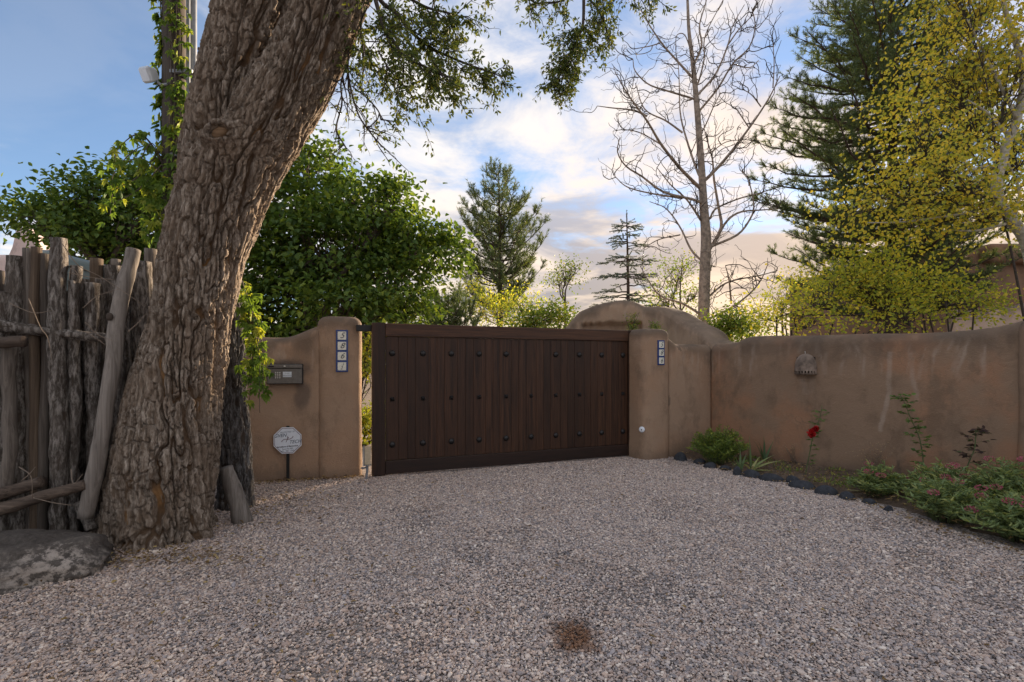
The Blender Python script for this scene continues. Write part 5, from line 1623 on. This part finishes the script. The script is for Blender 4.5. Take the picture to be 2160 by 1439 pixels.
for (px, py, d, rx, ry, lb, sd) in ((1333, 688, 8.9, 8, 24, 'tiny pointed green shrub peeking over the gate before the gateway', 92), (1381, 690, 8.6, 8, 14, 'smaller green shoot peeking up behind the three tile pillar', 93)):
    broad_tree('small_shrub', lb, px, d, [lobe(px, py, rx, ry, d), lobe(px, py + 60, rx, 60, d)], 40, 26, 0.035, 0.02, M['green_shrub'], M['dark_twig'], 0.01, sd, 0.05, hollow=0.1, cat='shrub', twig_r=0.003)
# a further belt of trees that closes the view on both flanks
for i, (px, d, hw_, top, lb) in enumerate(((60, 24, 130, 640, 'distant green tree low behind the pink building'), (860, 26, 80, 640, 'distant tree low behind the maple'), (1240, 24, 60, 690, 'distant low tree behind the gateway hump'),
                                         (1560, 24, 90, 690, 'distant low tree behind the bare tree trunk'), (2300, 22, 160, 560, 'distant tree beyond the adobe house'))):
    broad_tree('far_tree', lb, px, d, [lobe(px, top + 50, hw_, 55, d), lobe(px - hw_ * .5, top + 75, hw_ * .6, 45, d), lobe(px + hw_ * .5, top + 80, hw_ * .6, 40, d)], 120, 26, 0.16, 0.12, M['green_shrub'], M['twig'], 0.1, 95 + i, 0.4, hollow=0.3, twig_r=0.01, group='far trees')

# ================================================================== BUILDINGS AND VAN
def soft_block(name, x0, x1, y0, y1, z0, z1, mat, parent=None, bev=0.18, base=(0, 0, 0)):
    bm = bm_box(x0 - base[0], x1 - base[0], y0 - base[1], y1 - base[1], z0 - base[2], z1 - base[2], bev, 5)
    return bm_obj(name, bm, mat, parent, True)
hb = (14.6, 15.5, 0)
house = thing('adobe_house', 'brown adobe house with blue window behind the aspen', 'house', hb)
hx0 = P(1905, 0, 15.5)[0]
wt_ = EYE + (HY - 524) / F * 15.5
soft_block('wall', hx0, hx0 + 12, 15.5, 22, -0.1, wt_, M['adobe_house'], house, 0.22, hb)
soft_block('parapet', P(2085, 0, 15.2)[0], P(2085, 0, 15.2)[0] + 6, 15.15, 19, wt_ - 0.5, EYE + (HY - 512) / F * 15.2, M['adobe_house'], house, 0.2, hb)
wl, wr = P(1974, 0, 15.45)[0], P(2020, 0, 15.45)[0]
zb_, zt_ = EYE + (HY - 628) / F * 15.45, EYE + (HY - 594) / F * 15.45
win = bm_obj('window', bm_box(wl - hb[0], wr - hb[0], -0.05, 0.03, zb_, zt_, 0.01), M['blue_frame'], house)
for k_ in range(2):
    for j in range(2):
        w2, h2 = (wr - wl) / 2, (zt_ - zb_) / 2
        bm_obj('pane', bm_box(wl - hb[0] + k_ * w2 + 0.05, wl - hb[0] + (k_ + 1) * w2 - 0.05, -0.056, -0.03, zb_ + j * h2 + 0.04, zb_ + (j + 1) * h2 - 0.04, 0), M['glass'], win)
pw_a, pw_b = P(2010, 0, 12.2)[:2], P(2300, 0, 11.4)[:2]
sweep_wall('patio_wall', [tuple(pw_a), tuple(pw_b)], lambda s: EYE + (HY - 650) / F * 12.0 + 0.1 * float(sstep(np.array(s), 0.8, 1.6)), 0.35, M['patio'], 'pale tan patio wall in front of the adobe house', n_s=60, seed=81)
pb = (-15.0, 15.0, 0)
pinkb = thing('pink_building', 'pale pink stucco building with stepped parapet behind the truck', 'building', pb)
soft_block('wall', P(-260, 0, 15)[0], P(150, 0, 15)[0], 15.0, 20, -0.1, EYE + (HY - 534) / F * 15, M['pink'], pinkb, 0.25, pb)
bpts = [(18, 540), (26, 522), (30, 505), (33, 488), (40, 480), (52, 479), (62, 484), (70, 500), (80, 520), (95, 540)]
Vp = [P(x, y, 14.97) for x, y in bpts] + [P(x, y, 14.97) + np.array([0, 0.5, 0]) for x, y in bpts]
m = len(bpts)
Fp = [tuple(range(m - 1, -1, -1)), tuple(range(m, 2 * m))] + [(i, i + 1, i + 1 + m, i + m) for i in range(m - 1)] + [(m - 1, 0, m, 2 * m - 1)]
obj('parapet', np.array(Vp), Fp, M['pink'], pinkb, False, None, pb)

# tall-cab truck parked behind the fence: its side runs away to the right
vb = np.array([-4.93, 5.22, 0.0])
van = thing('truck', 'grey green truck whose rounded cab roof shows above the log fence', 'truck', tuple(vb), math.radians(40))
def wedge(name, x0, x1, y0, y1, z0, z1a, z1b, mat, bev, parent=van):
    bm = bm_box(x0, x1, y0, y1, z0, 1.0, 0)
    for v in bm.verts:
        if v.co.z > 0.99:
            v.co.z = z1a if v.co.x < (x0 + x1) / 2 else z1b
    if bev:
        bmesh.ops.bevel(bm, geom=bm.edges[:], offset=bev, segments=6, affect='EDGES', profile=0.5)
    return bm_obj(name, bm, mat, parent, True)
cab = wedge('cab', 0.0, 1.95, 0.0, 1.85, 0.55, 2.55, 2.16, M['van'], 0.17)
wedge('load_bed', -2.3, -0.06, 0.02, 1.83, 0.55, 1.25, 1.25, M['van'], 0.04)
wedge('hood', 1.96, 3.2, 0.05, 1.8, 0.55, 1.32, 1.2, M['van'], 0.12)
wd_ = wedge('side_window', 0.42, 1.62, -0.006, 0.03, 1.62, 2.22, 1.98, M['glass'], 0.0)
wedge('drip_rail', 0.20, 1.80, -0.02, 0.02, 2.30, 2.365, 2.06, M['van_trim'], 0.0)
wedge('windscreen', 1.93, 1.956, 0.25, 1.6, 1.45, 2.0, 2.0, M['glass'], 0.0)
for yy in (0.12, 1.72):
    for xx in (-1.4, 2.4):
        bm = bmesh.new()
        bmesh.ops.create_cone(bm, cap_ends=True, segments=28, radius1=0.38, radius2=0.38, depth=0.24)
        bmesh.ops.rotate(bm, cent=(0, 0, 0), matrix=Matrix.Rotation(math.pi / 2, 3, 'X'), verts=bm.verts[:])
        wh = bm_obj('wheel', bm, M['rubber'], van, True, (xx, yy, 0.38))
        bm = bmesh.new()
        bmesh.ops.create_cone(bm, cap_ends=True, segments=24, radius1=0.21, radius2=0.19, depth=0.27)
        bmesh.ops.rotate(bm, cent=(0, 0, 0), matrix=Matrix.Rotation(math.pi / 2, 3, 'X'), verts=bm.verts[:])
        bm_obj('hubcap', bm, M['steel'], wh, True)

# ================================================================== UTILITY POLE AND CREEPERS
PD = 5.0
pb_ = P(367, HY, PD); pb_[2] = 0.0
up = thing('utility_pole', 'timber utility pole with grey conduits behind the elm trunk', 'pole', tuple(pb_))
Vt, qt = tubes([(np.array([pb_ + np.array([0, 0, -0.2]), pb_ + np.array([0, 0, 3.0]), pb_ + np.array([0, 0, 7.6])]), [0.112, 0.104, 0.092], 24)])
obj('shaft', Vt, qt, M['pole'], up, True, None, pb_)
for px, r_, dd in ((397, 0.017, 4.93), (408, 0.030, 5.02)):
    c = P(px, HY, dd)
    Vt, qt = tubes([(np.array([(c[0], c[1], 0.02), (c[0], c[1], 6.9)]), r_, 12)])
    obj('conduit', Vt, qt, M['grey_pipe'], up, True, None, pb_)
for zz in (3.3, 4.1, 5.2):
    bm = bm_box(0.02, 0.235, -0.10, 0.04, zz, zz + 0.035, 0.004)
    bm_obj('strap', bm, M['grey_pipe'], up)
fl = P(318, 160, 4.9)
flo = thing('floodlight', 'pale grey floodlight fixed to the vine covered pole', 'floodlight', tuple(fl), math.radians(-35))
bm = bm_box(-0.10, 0.10, -0.05, 0.045, -0.06, 0.08, 0.018)
for v in bm.verts:
    if v.co.y > 0: v.co.x *= 0.7; v.co.z *= 0.75
h_ = bm_obj('housing', bm, M['lens'], flo); h_.rotation_euler = (0.45, 0.25, 0)
bm = bm_box(-0.085, 0.085, -0.056, -0.048, -0.045, 0.065, 0.002)
l_ = bm_obj('lens', bm, M['white'], flo); l_.rotation_euler = (0.45, 0.25, 0)
Vt, qt = tubes([(spline([(0.03, 0.03, -0.03), (0.09, 0.05, -0.09), (0.17, 0.08, -0.10)], 8), 0.014, 8)])
link('arm', mesh_from('arm', Vt, qt, M['grey_pipe']), flo)

def creeper_leaf_mesh(seed):
    """Five pointed leaflets fanned from one stalk, hanging (local -z down, facing -y)."""
    r_ = np.random.default_rng(seed)
    V, Fc, T_ = [], [], []
    tint = r_.random()
    for k_, a in enumerate((-75, -38, 0, 38, 75)):
        a = math.radians(a + r_.normal() * 6)
        L = (0.62, 0.86, 1.0, 0.86, 0.62)[k_] * r_.uniform(0.85, 1.1)
        d_ = np.array([[math.sin(a), -0.25 - 0.2 * r_.random(), -math.cos(a)]])
        v, f_, n = leaf_arrays(np.array([[0, 0, 0.0]]), d_, np.array([[0.2 * r_.normal(), -1.0, 0.5]]), L, 0.40 * L, 0.22)
        Fc += [tuple(int(i) + len(V) for i in ff) for ff in f_]
        V += list(v)
        T_ += [tint] * n
    return mesh_from('leaf', V, Fc, M['creeper'], False, {'tint': np.array(T_)})
CL = [creeper_leaf_mesh(500 + i) for i in range(14)]
def vine(name, label, base, stems, pts, size, rng, limit=300):
    """pts: leaf positions (world) with outward direction; the first `limit` leaves are objects."""
    t = thing(name, label, 'vine', tuple(base))
    Vt, qt = tubes(stems)
    obj('stems', Vt, qt, M['twig'], t, True, None, base)
    order = rng.permutation(len(pts))
    rest_V, rest_F, rest_T = [], [], []
    off = 0
    for c_, i in enumerate(order):
        p, az = pts[i]
        s_ = size * rng.uniform(0.65, 1.2)
        rot = (rng.normal() * 0.35, rng.normal() * 0.35, az + rng.normal() * 0.5)
        me = CL[rng.integers(len(CL))]
        if c_ < limit:
            o = link('leaf', me, t, tuple(np.array(p) - base))
            o.rotation_euler = rot
            o.scale = (s_, s_, s_)
        else:
            M4 = Matrix.LocRotScale(Vector(p), __import__('mathutils').Euler(rot), Vector((s_, s_, s_)))
            n = len(me.vertices)
            co = np.empty(n * 3, dtype=np.float32); me.vertices.foreach_get('co', co)
            co = co.reshape(-1, 3) @ np.array(M4.to_3x3()).T + np.array(M4.translation)
            tt = np.empty(n, dtype=np.float32); me.attributes['tint'].data.foreach_get('value', tt)
            rest_V.append(co); rest_T.append(tt)
            rest_F.append(np.arange(0, 0))
            fc = np.array([list(p_.vertices) for p_ in me.polygons])
            rest_F[-1] = fc + off
            off += n
    if rest_V:
        o = obj('foliage', np.concatenate(rest_V), np.concatenate(rest_F), M['creeper'], t, False, {'tint': np.concatenate(rest_T)}, base)
        stuff(o)
    return t
rng = np.random.default_rng(91)
pts, stems = [], []
for k_ in range(5):
    x0 = 344 + k_ * 10
    pth = spline([P(x0 + rng.normal() * 4, y, PD - 0.13 + (0.06 if k_ in (0, 4) else 0)) for y in range(-200, 900, 90)], 60)
    stems.append((pth, 0.006, 5))
for _ in range(520):
    y = rng.uniform(-150, 520)
    side = rng.random()
    if side < 0.50:
        x, d_, az = rng.normal(340, 8), PD - 0.05, -0.7
    elif side < 0.8:
        x, d_, az = rng.uniform(345, 388), PD - 0.16, 0.0
        if 60 < y < 200 and rng.random() < 0.5: continue
    else:
        x, d_, az = rng.normal(386, 7), PD - 0.11, 0.6
    pts.append((P(x, y, d_), az))
# big free-hanging sprays to the left, low on the pole
for _ in range(7):
    x1, y1 = rng.uniform(228, 300), rng.uniform(300, 440)
    pth = spline([P(345, rng.uniform(300, 400), PD - 0.1), P((345 + x1) / 2, y1 - 30, PD - 0.2), P(x1, y1, PD - 0.25), P(x1 - 8, y1 + 30, PD - 0.25)], 16)
    stems.append((pth, np.linspace(0.006, 0.003, 16), 4))
    for j in range(4, 16):
        pts.append((pth[j] + rng.normal(size=3) * 0.03, rng.normal() * 0.6))
for _ in range(60):
    pts.append((P(rng.uniform(300, 345), rng.uniform(370, 510), PD - 0.15 + rng.normal() * 0.05), rng.normal() * 0.5))
vine('creeper_vine', 'green creeper climbing the utility pole and hanging off its side', P(367, HY, PD) * np.array([1, 1, 0]), stems, pts, 0.085, rng)
pts, stems = [], []
for k_ in range(8):
    x0, y0 = rng.uniform(495, 520), rng.uniform(580, 660)
    x1, y1 = rng.uniform(515, 562), rng.uniform(740, 880)
    pth = spline([P(x0, y0, 4.45), P((x0 + x1) / 2 + 14, (y0 + y1) / 2 - 20, 4.32), P(x1, y1, 4.36)], 20)
    stems.append((pth, np.linspace(0.006, 0.002, 20), 4))
    for j in range(1, 20):
        if rng.random() < 0.95:
            pts.append((pth[j] + rng.normal(size=3) * np.array([0.035, 0.03, 0.02]), rng.normal() * 0.5))
for _ in range(46):
    pts.append((P(rng.normal(526, 12), rng.uniform(600, 800), 4.36 + rng.normal() * 0.04), rng.normal() * 0.5))
for _ in range(26):
    pts.append((P(rng.uniform(535, 572), rng.uniform(740, 830), 4.6 + rng.normal() * 0.05), rng.normal() * 0.4))
vine('creeper_vine', 'green creeper hanging from the grey dead trunk over the keypad wall', P(510, HY, 4.5) * np.array([1, 1, 0]), stems, pts, 0.075, rng)

# ================================================================== FLOWER BED
def soil_z(x, y):
    return 0.045
rng = np.random.default_rng(12)
# edging stones
stone_px = [(1437, 966, 26, 20), (1478, 976, 24, 12), (1500, 984, 26, 12), (1532, 990, 22, 10), (1558, 997, 18, 20), (1588, 1002, 36, 16), (1630, 1010, 44, 16), (1676, 1016, 28, 18), (1695, 1026, 46, 16), (1747, 1038, 40, 18), (1791, 1050, 28, 16), (1880, 1078, 16, 12), (1838, 1062, 26, 12)]
names_ = ['beside the three tile pillar', 'second from the three tile pillar', 'third from the three tile pillar', 'under the bushy plant', 'upright before the iris', 'long one below the iris', 'longest one right of the iris',
          'behind the long stone below the rose', 'long one below the red rose', 'broad one right of the red rose', 'small one at the end of the row', 'nearest one half under the pink flowers', 'low one among the pink flowers']
for i, (px, py, w, h_) in enumerate(stone_px):
    c = G(px, py + h_ * 0.3)
    d_ = c[1]
    bm = bmesh.new()
    bmesh.ops.create_icosphere(bm, subdivisions=3, radius=1.0)
    Vb = np.array([v.co[:] for v in bm.verts])
    k3 = 1 + 0.22 * fbm(Vb + i * 9, 1.2, 3, 300 + i) + 0.05 * fbm(Vb, 5, 2, 320 + i)
    Vb = Vb * k3[:, None] * np.array([w / 2 / F * d_ * 1.1, w / 2 / F * d_ * 0.75, h_ / F * d_ * 0.85])
    for v, q_ in zip(bm.verts, Vb):
        v.co = q_
    o = bm_obj('edging_stone', bm, M['stone'], None, True, (c[0], c[1] + 0.03, 0.01))
    o.rotation_euler = (0, 0, math.radians(-35 + rng.normal() * 20))
    tag(o, 'dark bed edging stone, ' + names_[i], 'stone', 'stones edging the flower bed')

def stemmed(name, label, cat, base, stems, leaf_sets, extra=()):
    t = thing(name, label, cat, tuple(base))
    if stems:
        Vt, qt = tubes(stems)
        obj('stems', Vt, qt, M['bed_stem'], t, True, None, base)
    for nm_, mat, pos, dr, nr, L, Wd, ti in leaf_sets:
        leaf_obj(nm_, mat, t, base, pos, dr, nr, L, Wd, 0.2, ti)
    return t
M['bed_stem'] = mat_plain('green_stem', (0.09, 0.11, 0.04), 0.7, 0, 0.3, 20)

def bushy(label, c, rx, ry, h_, n_st, per, ll, lw, mat, seed, flowers=0, name='flowering_plant', flower_mat=None, up=0.6):
    rng = np.random.default_rng(seed)
    base = np.array([c[0], c[1], 0.02])
    stems, pos, dr = [], [], []
    tips = []
    for _ in range(n_st):
        a, r_ = rng.uniform(0, 6.28), math.sqrt(rng.random())
        ex = np.array([math.cos(a) * rx * r_, math.sin(a) * ry * r_, h_ * (1 - 0.62 * r_ ** 2) * rng.uniform(0.75, 1.1)])
        p0 = base + ex * np.array([0.35, 0.35, 0])
        tip = base + ex
        pth = spline([p0, p0 + (tip - p0) * np.array([0.3, 0.3, 0.6]), tip], 8)
        stems.append((pth, np.linspace(0.004, 0.0018, 8), 4))
        tips.append(tip)
        m = rng.poisson(per)
        tt = rng.uniform(0.25, 1.0, m) * 7
        i = np.minimum(tt.astype(int), 6)
        p = pth[i] + (pth[i + 1] - pth[i]) * (tt - i)[:, None]
        out = rand_unit(m, rng) * np.array([1, 1, 0.4]) + np.array([0, 0, up])
        pos.append(p); dr.append(out)
    pos, dr = np.concatenate(pos), np.concatenate(dr)
    n = len(pos)
    t = stemmed(name, label, 'plant', base, stems, [('foliage', mat, pos, dr, rand_unit(n, rng) + np.array([0, 0, 0.8]), rng.uniform(0.6, 1.2, n) * ll, rng.uniform(0.7, 1.2, n) * lw, rng.random(n) ** 1.2)])
    tips.sort(key=lambda q_: q_[1] * 0.6 - q_[2])
    pick = rng.permutation(max(flowers, len(tips) // 2))[:flowers]
    for k_ in pick:
        tip = tips[k_] + np.array([0, -0.02, 0.035])
        m = 60
        u_ = rand_unit(m, rng) * np.array([0.035, 0.035, 0.018])
        leaf_obj('flower_head', flower_mat or M['pink_petal'], t, base, tip + u_, u_ + np.array([0, 0, 0.02]), rand_unit(m, rng), 0.012, 0.009, 0.2)
    return t
c = G(1525, 985); 
bushy('bushy green plant in the corner of the flower bed', (c[0] - 0.0, c[1] + 0.15), 0.45, 0.30, 0.47, 170, 30, 0.048, 0.013, M['bed_green'], 401, name='bushy_plant')
# valerian-like plants with pink heads on the near side of the bed
vl = [('pink flowered plant at the far end of the sprawling mass', (3.58, 5.0), 0.30, 0.22, 0.24, 80, 4), ('pink flowered plant under the tall rose cane', (3.92, 4.70), 0.38, 0.30, 0.30, 130, 4),
      ('pink flowered plant sprawling onto the gravel edge', (3.58, 4.22), 0.34, 0.34, 0.27, 130, 6), ('pink flowered plant below the dark leaved rose', (4.30, 4.48), 0.42, 0.34, 0.34, 150, 5),
      ('pink flowered plant at the picture edge of the bed', (3.76, 3.72), 0.42, 0.36, 0.27, 150, 7), ('pink flowered plant hiding the bed edge at the frame side', (3.80, 3.25), 0.40, 0.34, 0.24, 140, 3), ('pink flowered plant against the pilaster', (4.55, 4.15), 0.40, 0.34, 0.36, 140, 3)]
for i, (lb, c2, rx, ry, h_, ns, nf_) in enumerate(vl):
    bushy(lb, c2, rx, ry, h_ * 1.25, ns, 22, 0.062, 0.014, M['valerian'], 410 + i, nf_, up=0.45)
# iris clumps: each blade its own part
def iris(label, base, blades, mat=M['iris'], seed=0):
    rng = np.random.default_rng(seed)
    t = thing('iris_clump', label, 'plant', tuple(base))
    for (az, L, lean, wd, bend, tint) in blades:
        n = 14
        out = np.array([math.cos(az), math.sin(az), 0])
        side = np.array([-math.sin(az + 0.5), math.cos(az + 0.5), 0])
        p, ang_ = np.zeros(3), lean
        V = []
        for i in range(n):
            f = i / (n - 1)
            w = 1.35 * wd * (1 - f ** 2.2) * (0.75 + 0.5 * math.sin(math.pi * min(1, f * 1.3)))
            nrm_ = out * math.cos(ang_) * 0 + out * 0.10 * w
            V += [p + side * w, p + nrm_ + out * 0.15 * w, p - side * w]
            p = p + (out * math.sin(ang_) + np.array([0, 0, math.cos(ang_)])) * L / n
            ang_ += bend / n
            p[2] = max(p[2], 0.012)
        Fc = []
        for i in range(n - 1):
            a = i * 3
            Fc += [(a, a + 1, a + 4, a + 3), (a + 1, a + 2, a + 5, a + 4)]
        link('blade', mesh_from('blade', V, Fc, mat, True, {'tint': np.full(len(V), tint)}), t)
    return t
b1 = G(1562, 993, 0.03); b1[2] = 0.02
iris('small stiff iris fan beside the bushy plant', b1, [(2.6, 0.30, 0.45, 0.011, 0.2, 0.2), (2.9, 0.25, 0.7, 0.011, 0.1, 0.3), (1.2, 0.32, 0.25, 0.011, 0.1, 0.25), (0.4, 0.27, 0.35, 0.010, 0.2, 0.2), (-2.6, 0.22, 0.4, 0.010, 0.2, 0.35)], seed=1)
b2 = G(1584, 992, 0.03); b2[2] = 0.02
iris('pale iris with bent and drooping blades below the wall', b2, [(1.6, 0.47, 0.05, 0.013, 0.1, 0.35), (2.0, 0.42, 0.12, 0.013, 0.12, 0.3), (-0.15, 0.50, 0.95, 0.017, 0.75, 0.85), (0.05, 0.40, 0.75, 0.013, 0.6, 0.7), (-0.5, 0.42, 1.35, 0.016, 0.5, 0.9),
                                                                       (3.3, 0.32, 0.5, 0.010, 1.9, 0.95), (-1.0, 0.30, 1.3, 0.012, 0.4, 0.8), (0.3, 0.24, 0.5, 0.010, 0.4, 1.0)], seed=2)
b3 = G(1612, 975, 0.03); b3[2] = 0.03
iris('dark upright iris blades close against the long wall', b3, [(1.5, 0.38, 0.02, 0.011, 0.05, 0.05), (1.0, 0.33, 0.15, 0.010, 0.1, 0.0), (0.2, 0.36, 0.42, 0.010, 0.1, 0.05), (3.0, 0.30, 0.2, 0.010, 0.1, 0.05), (2.6, 0.36, 0.3, 0.011, 0.3, 0.1), (0.8, 0.26, 0.1, 0.010, 0.1, 0.0)], seed=3)
b4 = G(1822, 1037, 0.03); b4[2] = 0.02
iris('two broad upright green blades at the edge of pink flowers', b4, [(2.8, 0.22, 0.10, 0.020, 0.15, 0.6), (0.1, 0.19, 0.55, 0.017, 0.1, 0.75), (2.9, 0.20, 1.45, 0.014, 0.2, 1.0)], seed=4)

def rose(label, pathpx, d, leaf_mat, seed, n_leaf, flowers=(), size=0.035, spread=0.05, wide=1.0, name='rose_bush'):
    rng = np.random.default_rng(seed)
    pth = spline([P(x, y, d) for x, y in pathpx], 30)
    base = pth[0].copy(); base[2] = 0.02
    pth[0] = base
    stems = [(pth, np.linspace(0.007, 0.003, 30), 6)]
    pos, dr = [], []
    for k_ in range(n_leaf):
        i = 4 + int(25 * (k_ + rng.random()) / n_leaf)
        i = min(i, 29)
        a = rng.uniform(0, 6.28)
        out = np.array([math.cos(a), math.sin(a) * 0.6, rng.uniform(-0.1, 0.5)])
        L = spread * rng.uniform(0.7, 1.5) * wide
        tip = pth[i] + out * L
        stems.append((np.array([pth[i], tip]), [0.0022, 0.0013], 4))
        for m in range(5):
            p = pth[i] + (tip - pth[i]) * (0.45 + 0.55 * (m // 2) / 2)
            sd = unit(np.cross(out, [0, 0, 1.0])) * (1 if m % 2 else -1)
            pos.append(p); dr.append(out * (1.6 if m == 4 else 0.5) + sd * (0 if m == 4 else 0.9) + np.array([0, 0, -0.2]))
    pos, dr = np.array(pos), np.array(dr)
    n = len(pos)
    t = stemmed(name, label, 'plant', base, stems, [('foliage', leaf_mat, pos, dr, np.array([0, 0, 1.0]) + rng.normal(size=(n, 3)) * 0.5, rng.uniform(0.7, 1.2, n) * size, rng.uniform(0.5, 0.75, n) * size, rng.random(n))])
    for (px, py, r_) in flowers:
        c = P(px, py, d - 0.03)
        m = 40
        u_ = rand_unit(m, rng); u_[:, 1] = -abs(u_[:, 1]) * 0.7
        leaf_obj('flower', M['red_petal'], t, base, c + u_ * r_ * 0.35, u_ * 0.6 + rand_unit(m, rng) * 0.5, u_, r_ * 0.9, r_ * 1.0, -0.3)
    return t
rose('slender rose with red blooms against the long wall', [(1697, 1012), (1706, 965), (1714, 925), (1722, 900), (1730, 880), (1734, 855)], 5.85, M['rose_leaf'], 431, 20, [(1711, 914, 0.05), (1720, 905, 0.038)], 0.042, 0.06)
rose('tall arching green rose cane against the long wall', [(1950, 1010), (1946, 960), (1938, 920), (1922, 885), (1908, 850), (1898, 832)], 5.28, M['rose_leaf'], 432, 34, [], 0.048, 0.075)
rose('short rose with dark maroon leaves near the pilaster', [(2030, 1010), (2046, 970), (2056, 945), (2058, 915), (2056, 908)], 4.95, M['purple_leaf'], 433, 22, [], 0.05, 0.09)
def airy(label, c, rx, h_, seed, n=60):
    rng = np.random.default_rng(seed)
    base = np.array([c[0], c[1], 0.03])
    stems, pos = [], []
    for _ in range(n):
        e = base + np.array([rng.normal() * rx, rng.normal() * rx * 0.5, h_ * rng.uniform(0.5, 1.1)])
        pth = spline([base + rng.normal(size=3) * np.array([0.03, 0.03, 0]), (base + e) / 2 + rng.normal(size=3) * 0.02, e], 6)
        stems.append((pth, 0.0009, 3))
        pos.append(e); pos.append(pth[4])
    pos = np.array(pos)
    n = len(pos)
    t = thing('dry_seed_plant', label, 'plant', tuple(base))
    Vt, qt = tubes(stems)
    obj('stems', Vt, qt, M['dry_twig'], t, True, None, base)
    leaf_obj('seed_heads', M['seed'], t, base, pos, rand_unit(n, rng), rand_unit(n, rng), 0.011, 0.009, 0.2)
    return t
airy('wispy dry seed stalks between iris and red rose', G(1678, 985)[:2], 0.10, 0.26, 441)
airy('wispy dry seed stalks right of the red rose', G(1845, 1012)[:2], 0.13, 0.36, 442, 80)
airy('wispy dry seed stalks near the pilaster', G(2105, 1040)[:2], 0.10, 0.28, 443, 50)

# ================================================================== LITTER
rng = np.random.default_rng(33)
pos = []
def scat(n, cx, cy, sx, sy):
    p = np.stack([rng.normal(cx, sx, n), rng.normal(cy, sy, n)], 1)
    pos.append(p)
scat(330, -2.5, 3.42, 0.45, 0.10); scat(150, -2.1, 4.6, 0.3, 0.35)
pos.append(np.stack([x := rng.uniform(-2.9, -1.7, 230), 5.62 + 0.30 * (x + 2.8) + rng.normal(0, 0.05, 230) - 0.06], 1))
pos.append(np.stack([rng.uniform(-2.8, 3.2, 260), rng.uniform(1.8, 6.4, 260)], 1))
pos.append(np.stack([rng.uniform(-2.6, -0.6, 90), rng.uniform(1.9, 3.4, 90)], 1))
yy = rng.uniform(3.3, 7.3, 1500)
pos.append(np.stack([bed_x(yy) - 0.15 + 1.1 * rng.random(1500) ** 1.2, yy], 1))
p2 = np.concatenate(pos)
keep = p2[:, 0] < wall_x(p2[:, 1]) - 0.04
p2 = p2[keep]
n = len(p2)
onbed = p2[:, 0] > bed_x(p2[:, 1]) + 0.03
p3 = np.column_stack([p2, np.where(onbed, 0.07, 0.023 + rng.uniform(0, 0.010, n))])
az = rng.uniform(0, 6.28, n)
dr = np.stack([np.cos(az), np.sin(az), rng.normal(0, 0.25, n)], 1)
fo = leaf_obj('fallen_leaves', M['dry_leaf'], None, (0, 0, 0), p3, dr, np.array([0, 0, 1.0]) + rng.normal(size=(n, 3)) * 0.35, rng.uniform(0.018, 0.042, n), rng.uniform(0.010, 0.020, n), 0.35, rng.random(n))
stuff(fo); tag(fo, 'dry tan fallen leaves scattered over gravel and bed', 'leaves')
tw = []
for _ in range(60):
    x, y = rng.uniform(-2.6, -0.3), rng.uniform(1.7, 3.9)
    if rng.random() < 0.4:
        x, y = rng.normal(-2.3, 0.35), rng.normal(3.3, 0.15)
    a, L = rng.uniform(0, 3.14), rng.uniform(0.08, 0.26)
    p0 = np.array([x, y, 0.022]); p1 = p0 + np.array([math.cos(a) * L, math.sin(a) * L, rng.uniform(-0.005, 0.012)])
    tw.append((spline([p0, (p0 + p1) / 2 + rng.normal(size=3) * np.array([0.012, 0.012, 0.005]), p1], 8), np.linspace(0.0026, 0.0012, 8), 4))
Vt, qt = tubes(tw)
tg = obj('fallen_twigs', Vt, qt, M['dry_twig'])
stuff(tg); tag(tg, 'thin dry twigs littering the gravel near the elm', 'twigs')

# low weeds between the bed plants
rng = np.random.default_rng(77)
gp, gd = [], []
for _ in range(46):
    y = rng.uniform(3.6, 7.0)
    lo, hi = float(bed_x(y)) + 0.10, float(wall_x(y)) - 0.10
    if hi <= lo: continue
    c = np.array([rng.uniform(lo, hi), y, 0.05])
    m = rng.poisson(34)
    gp.append(c + rng.normal(size=(m, 3)) * np.array([0.07, 0.07, 0.008]))
    gd.append(rng.normal(size=(m, 3)) * np.array([1, 1, 0.3]) + np.array([0, 0, 0.9]))
gp, gd = np.concatenate(gp), np.concatenate(gd)
n = len(gp)
wd = leaf_obj('ground_cover', M['bed_green'], None, (0, 0, 0), gp, gd, rand_unit(n, rng) + np.array([0, 0, 0.7]), rng.uniform(0.025, 0.06, n), rng.uniform(0.007, 0.014, n), 0.2, rng.random(n))
stuff(wd); tag(wd, 'low green weeds growing between the bed plants', 'weeds')
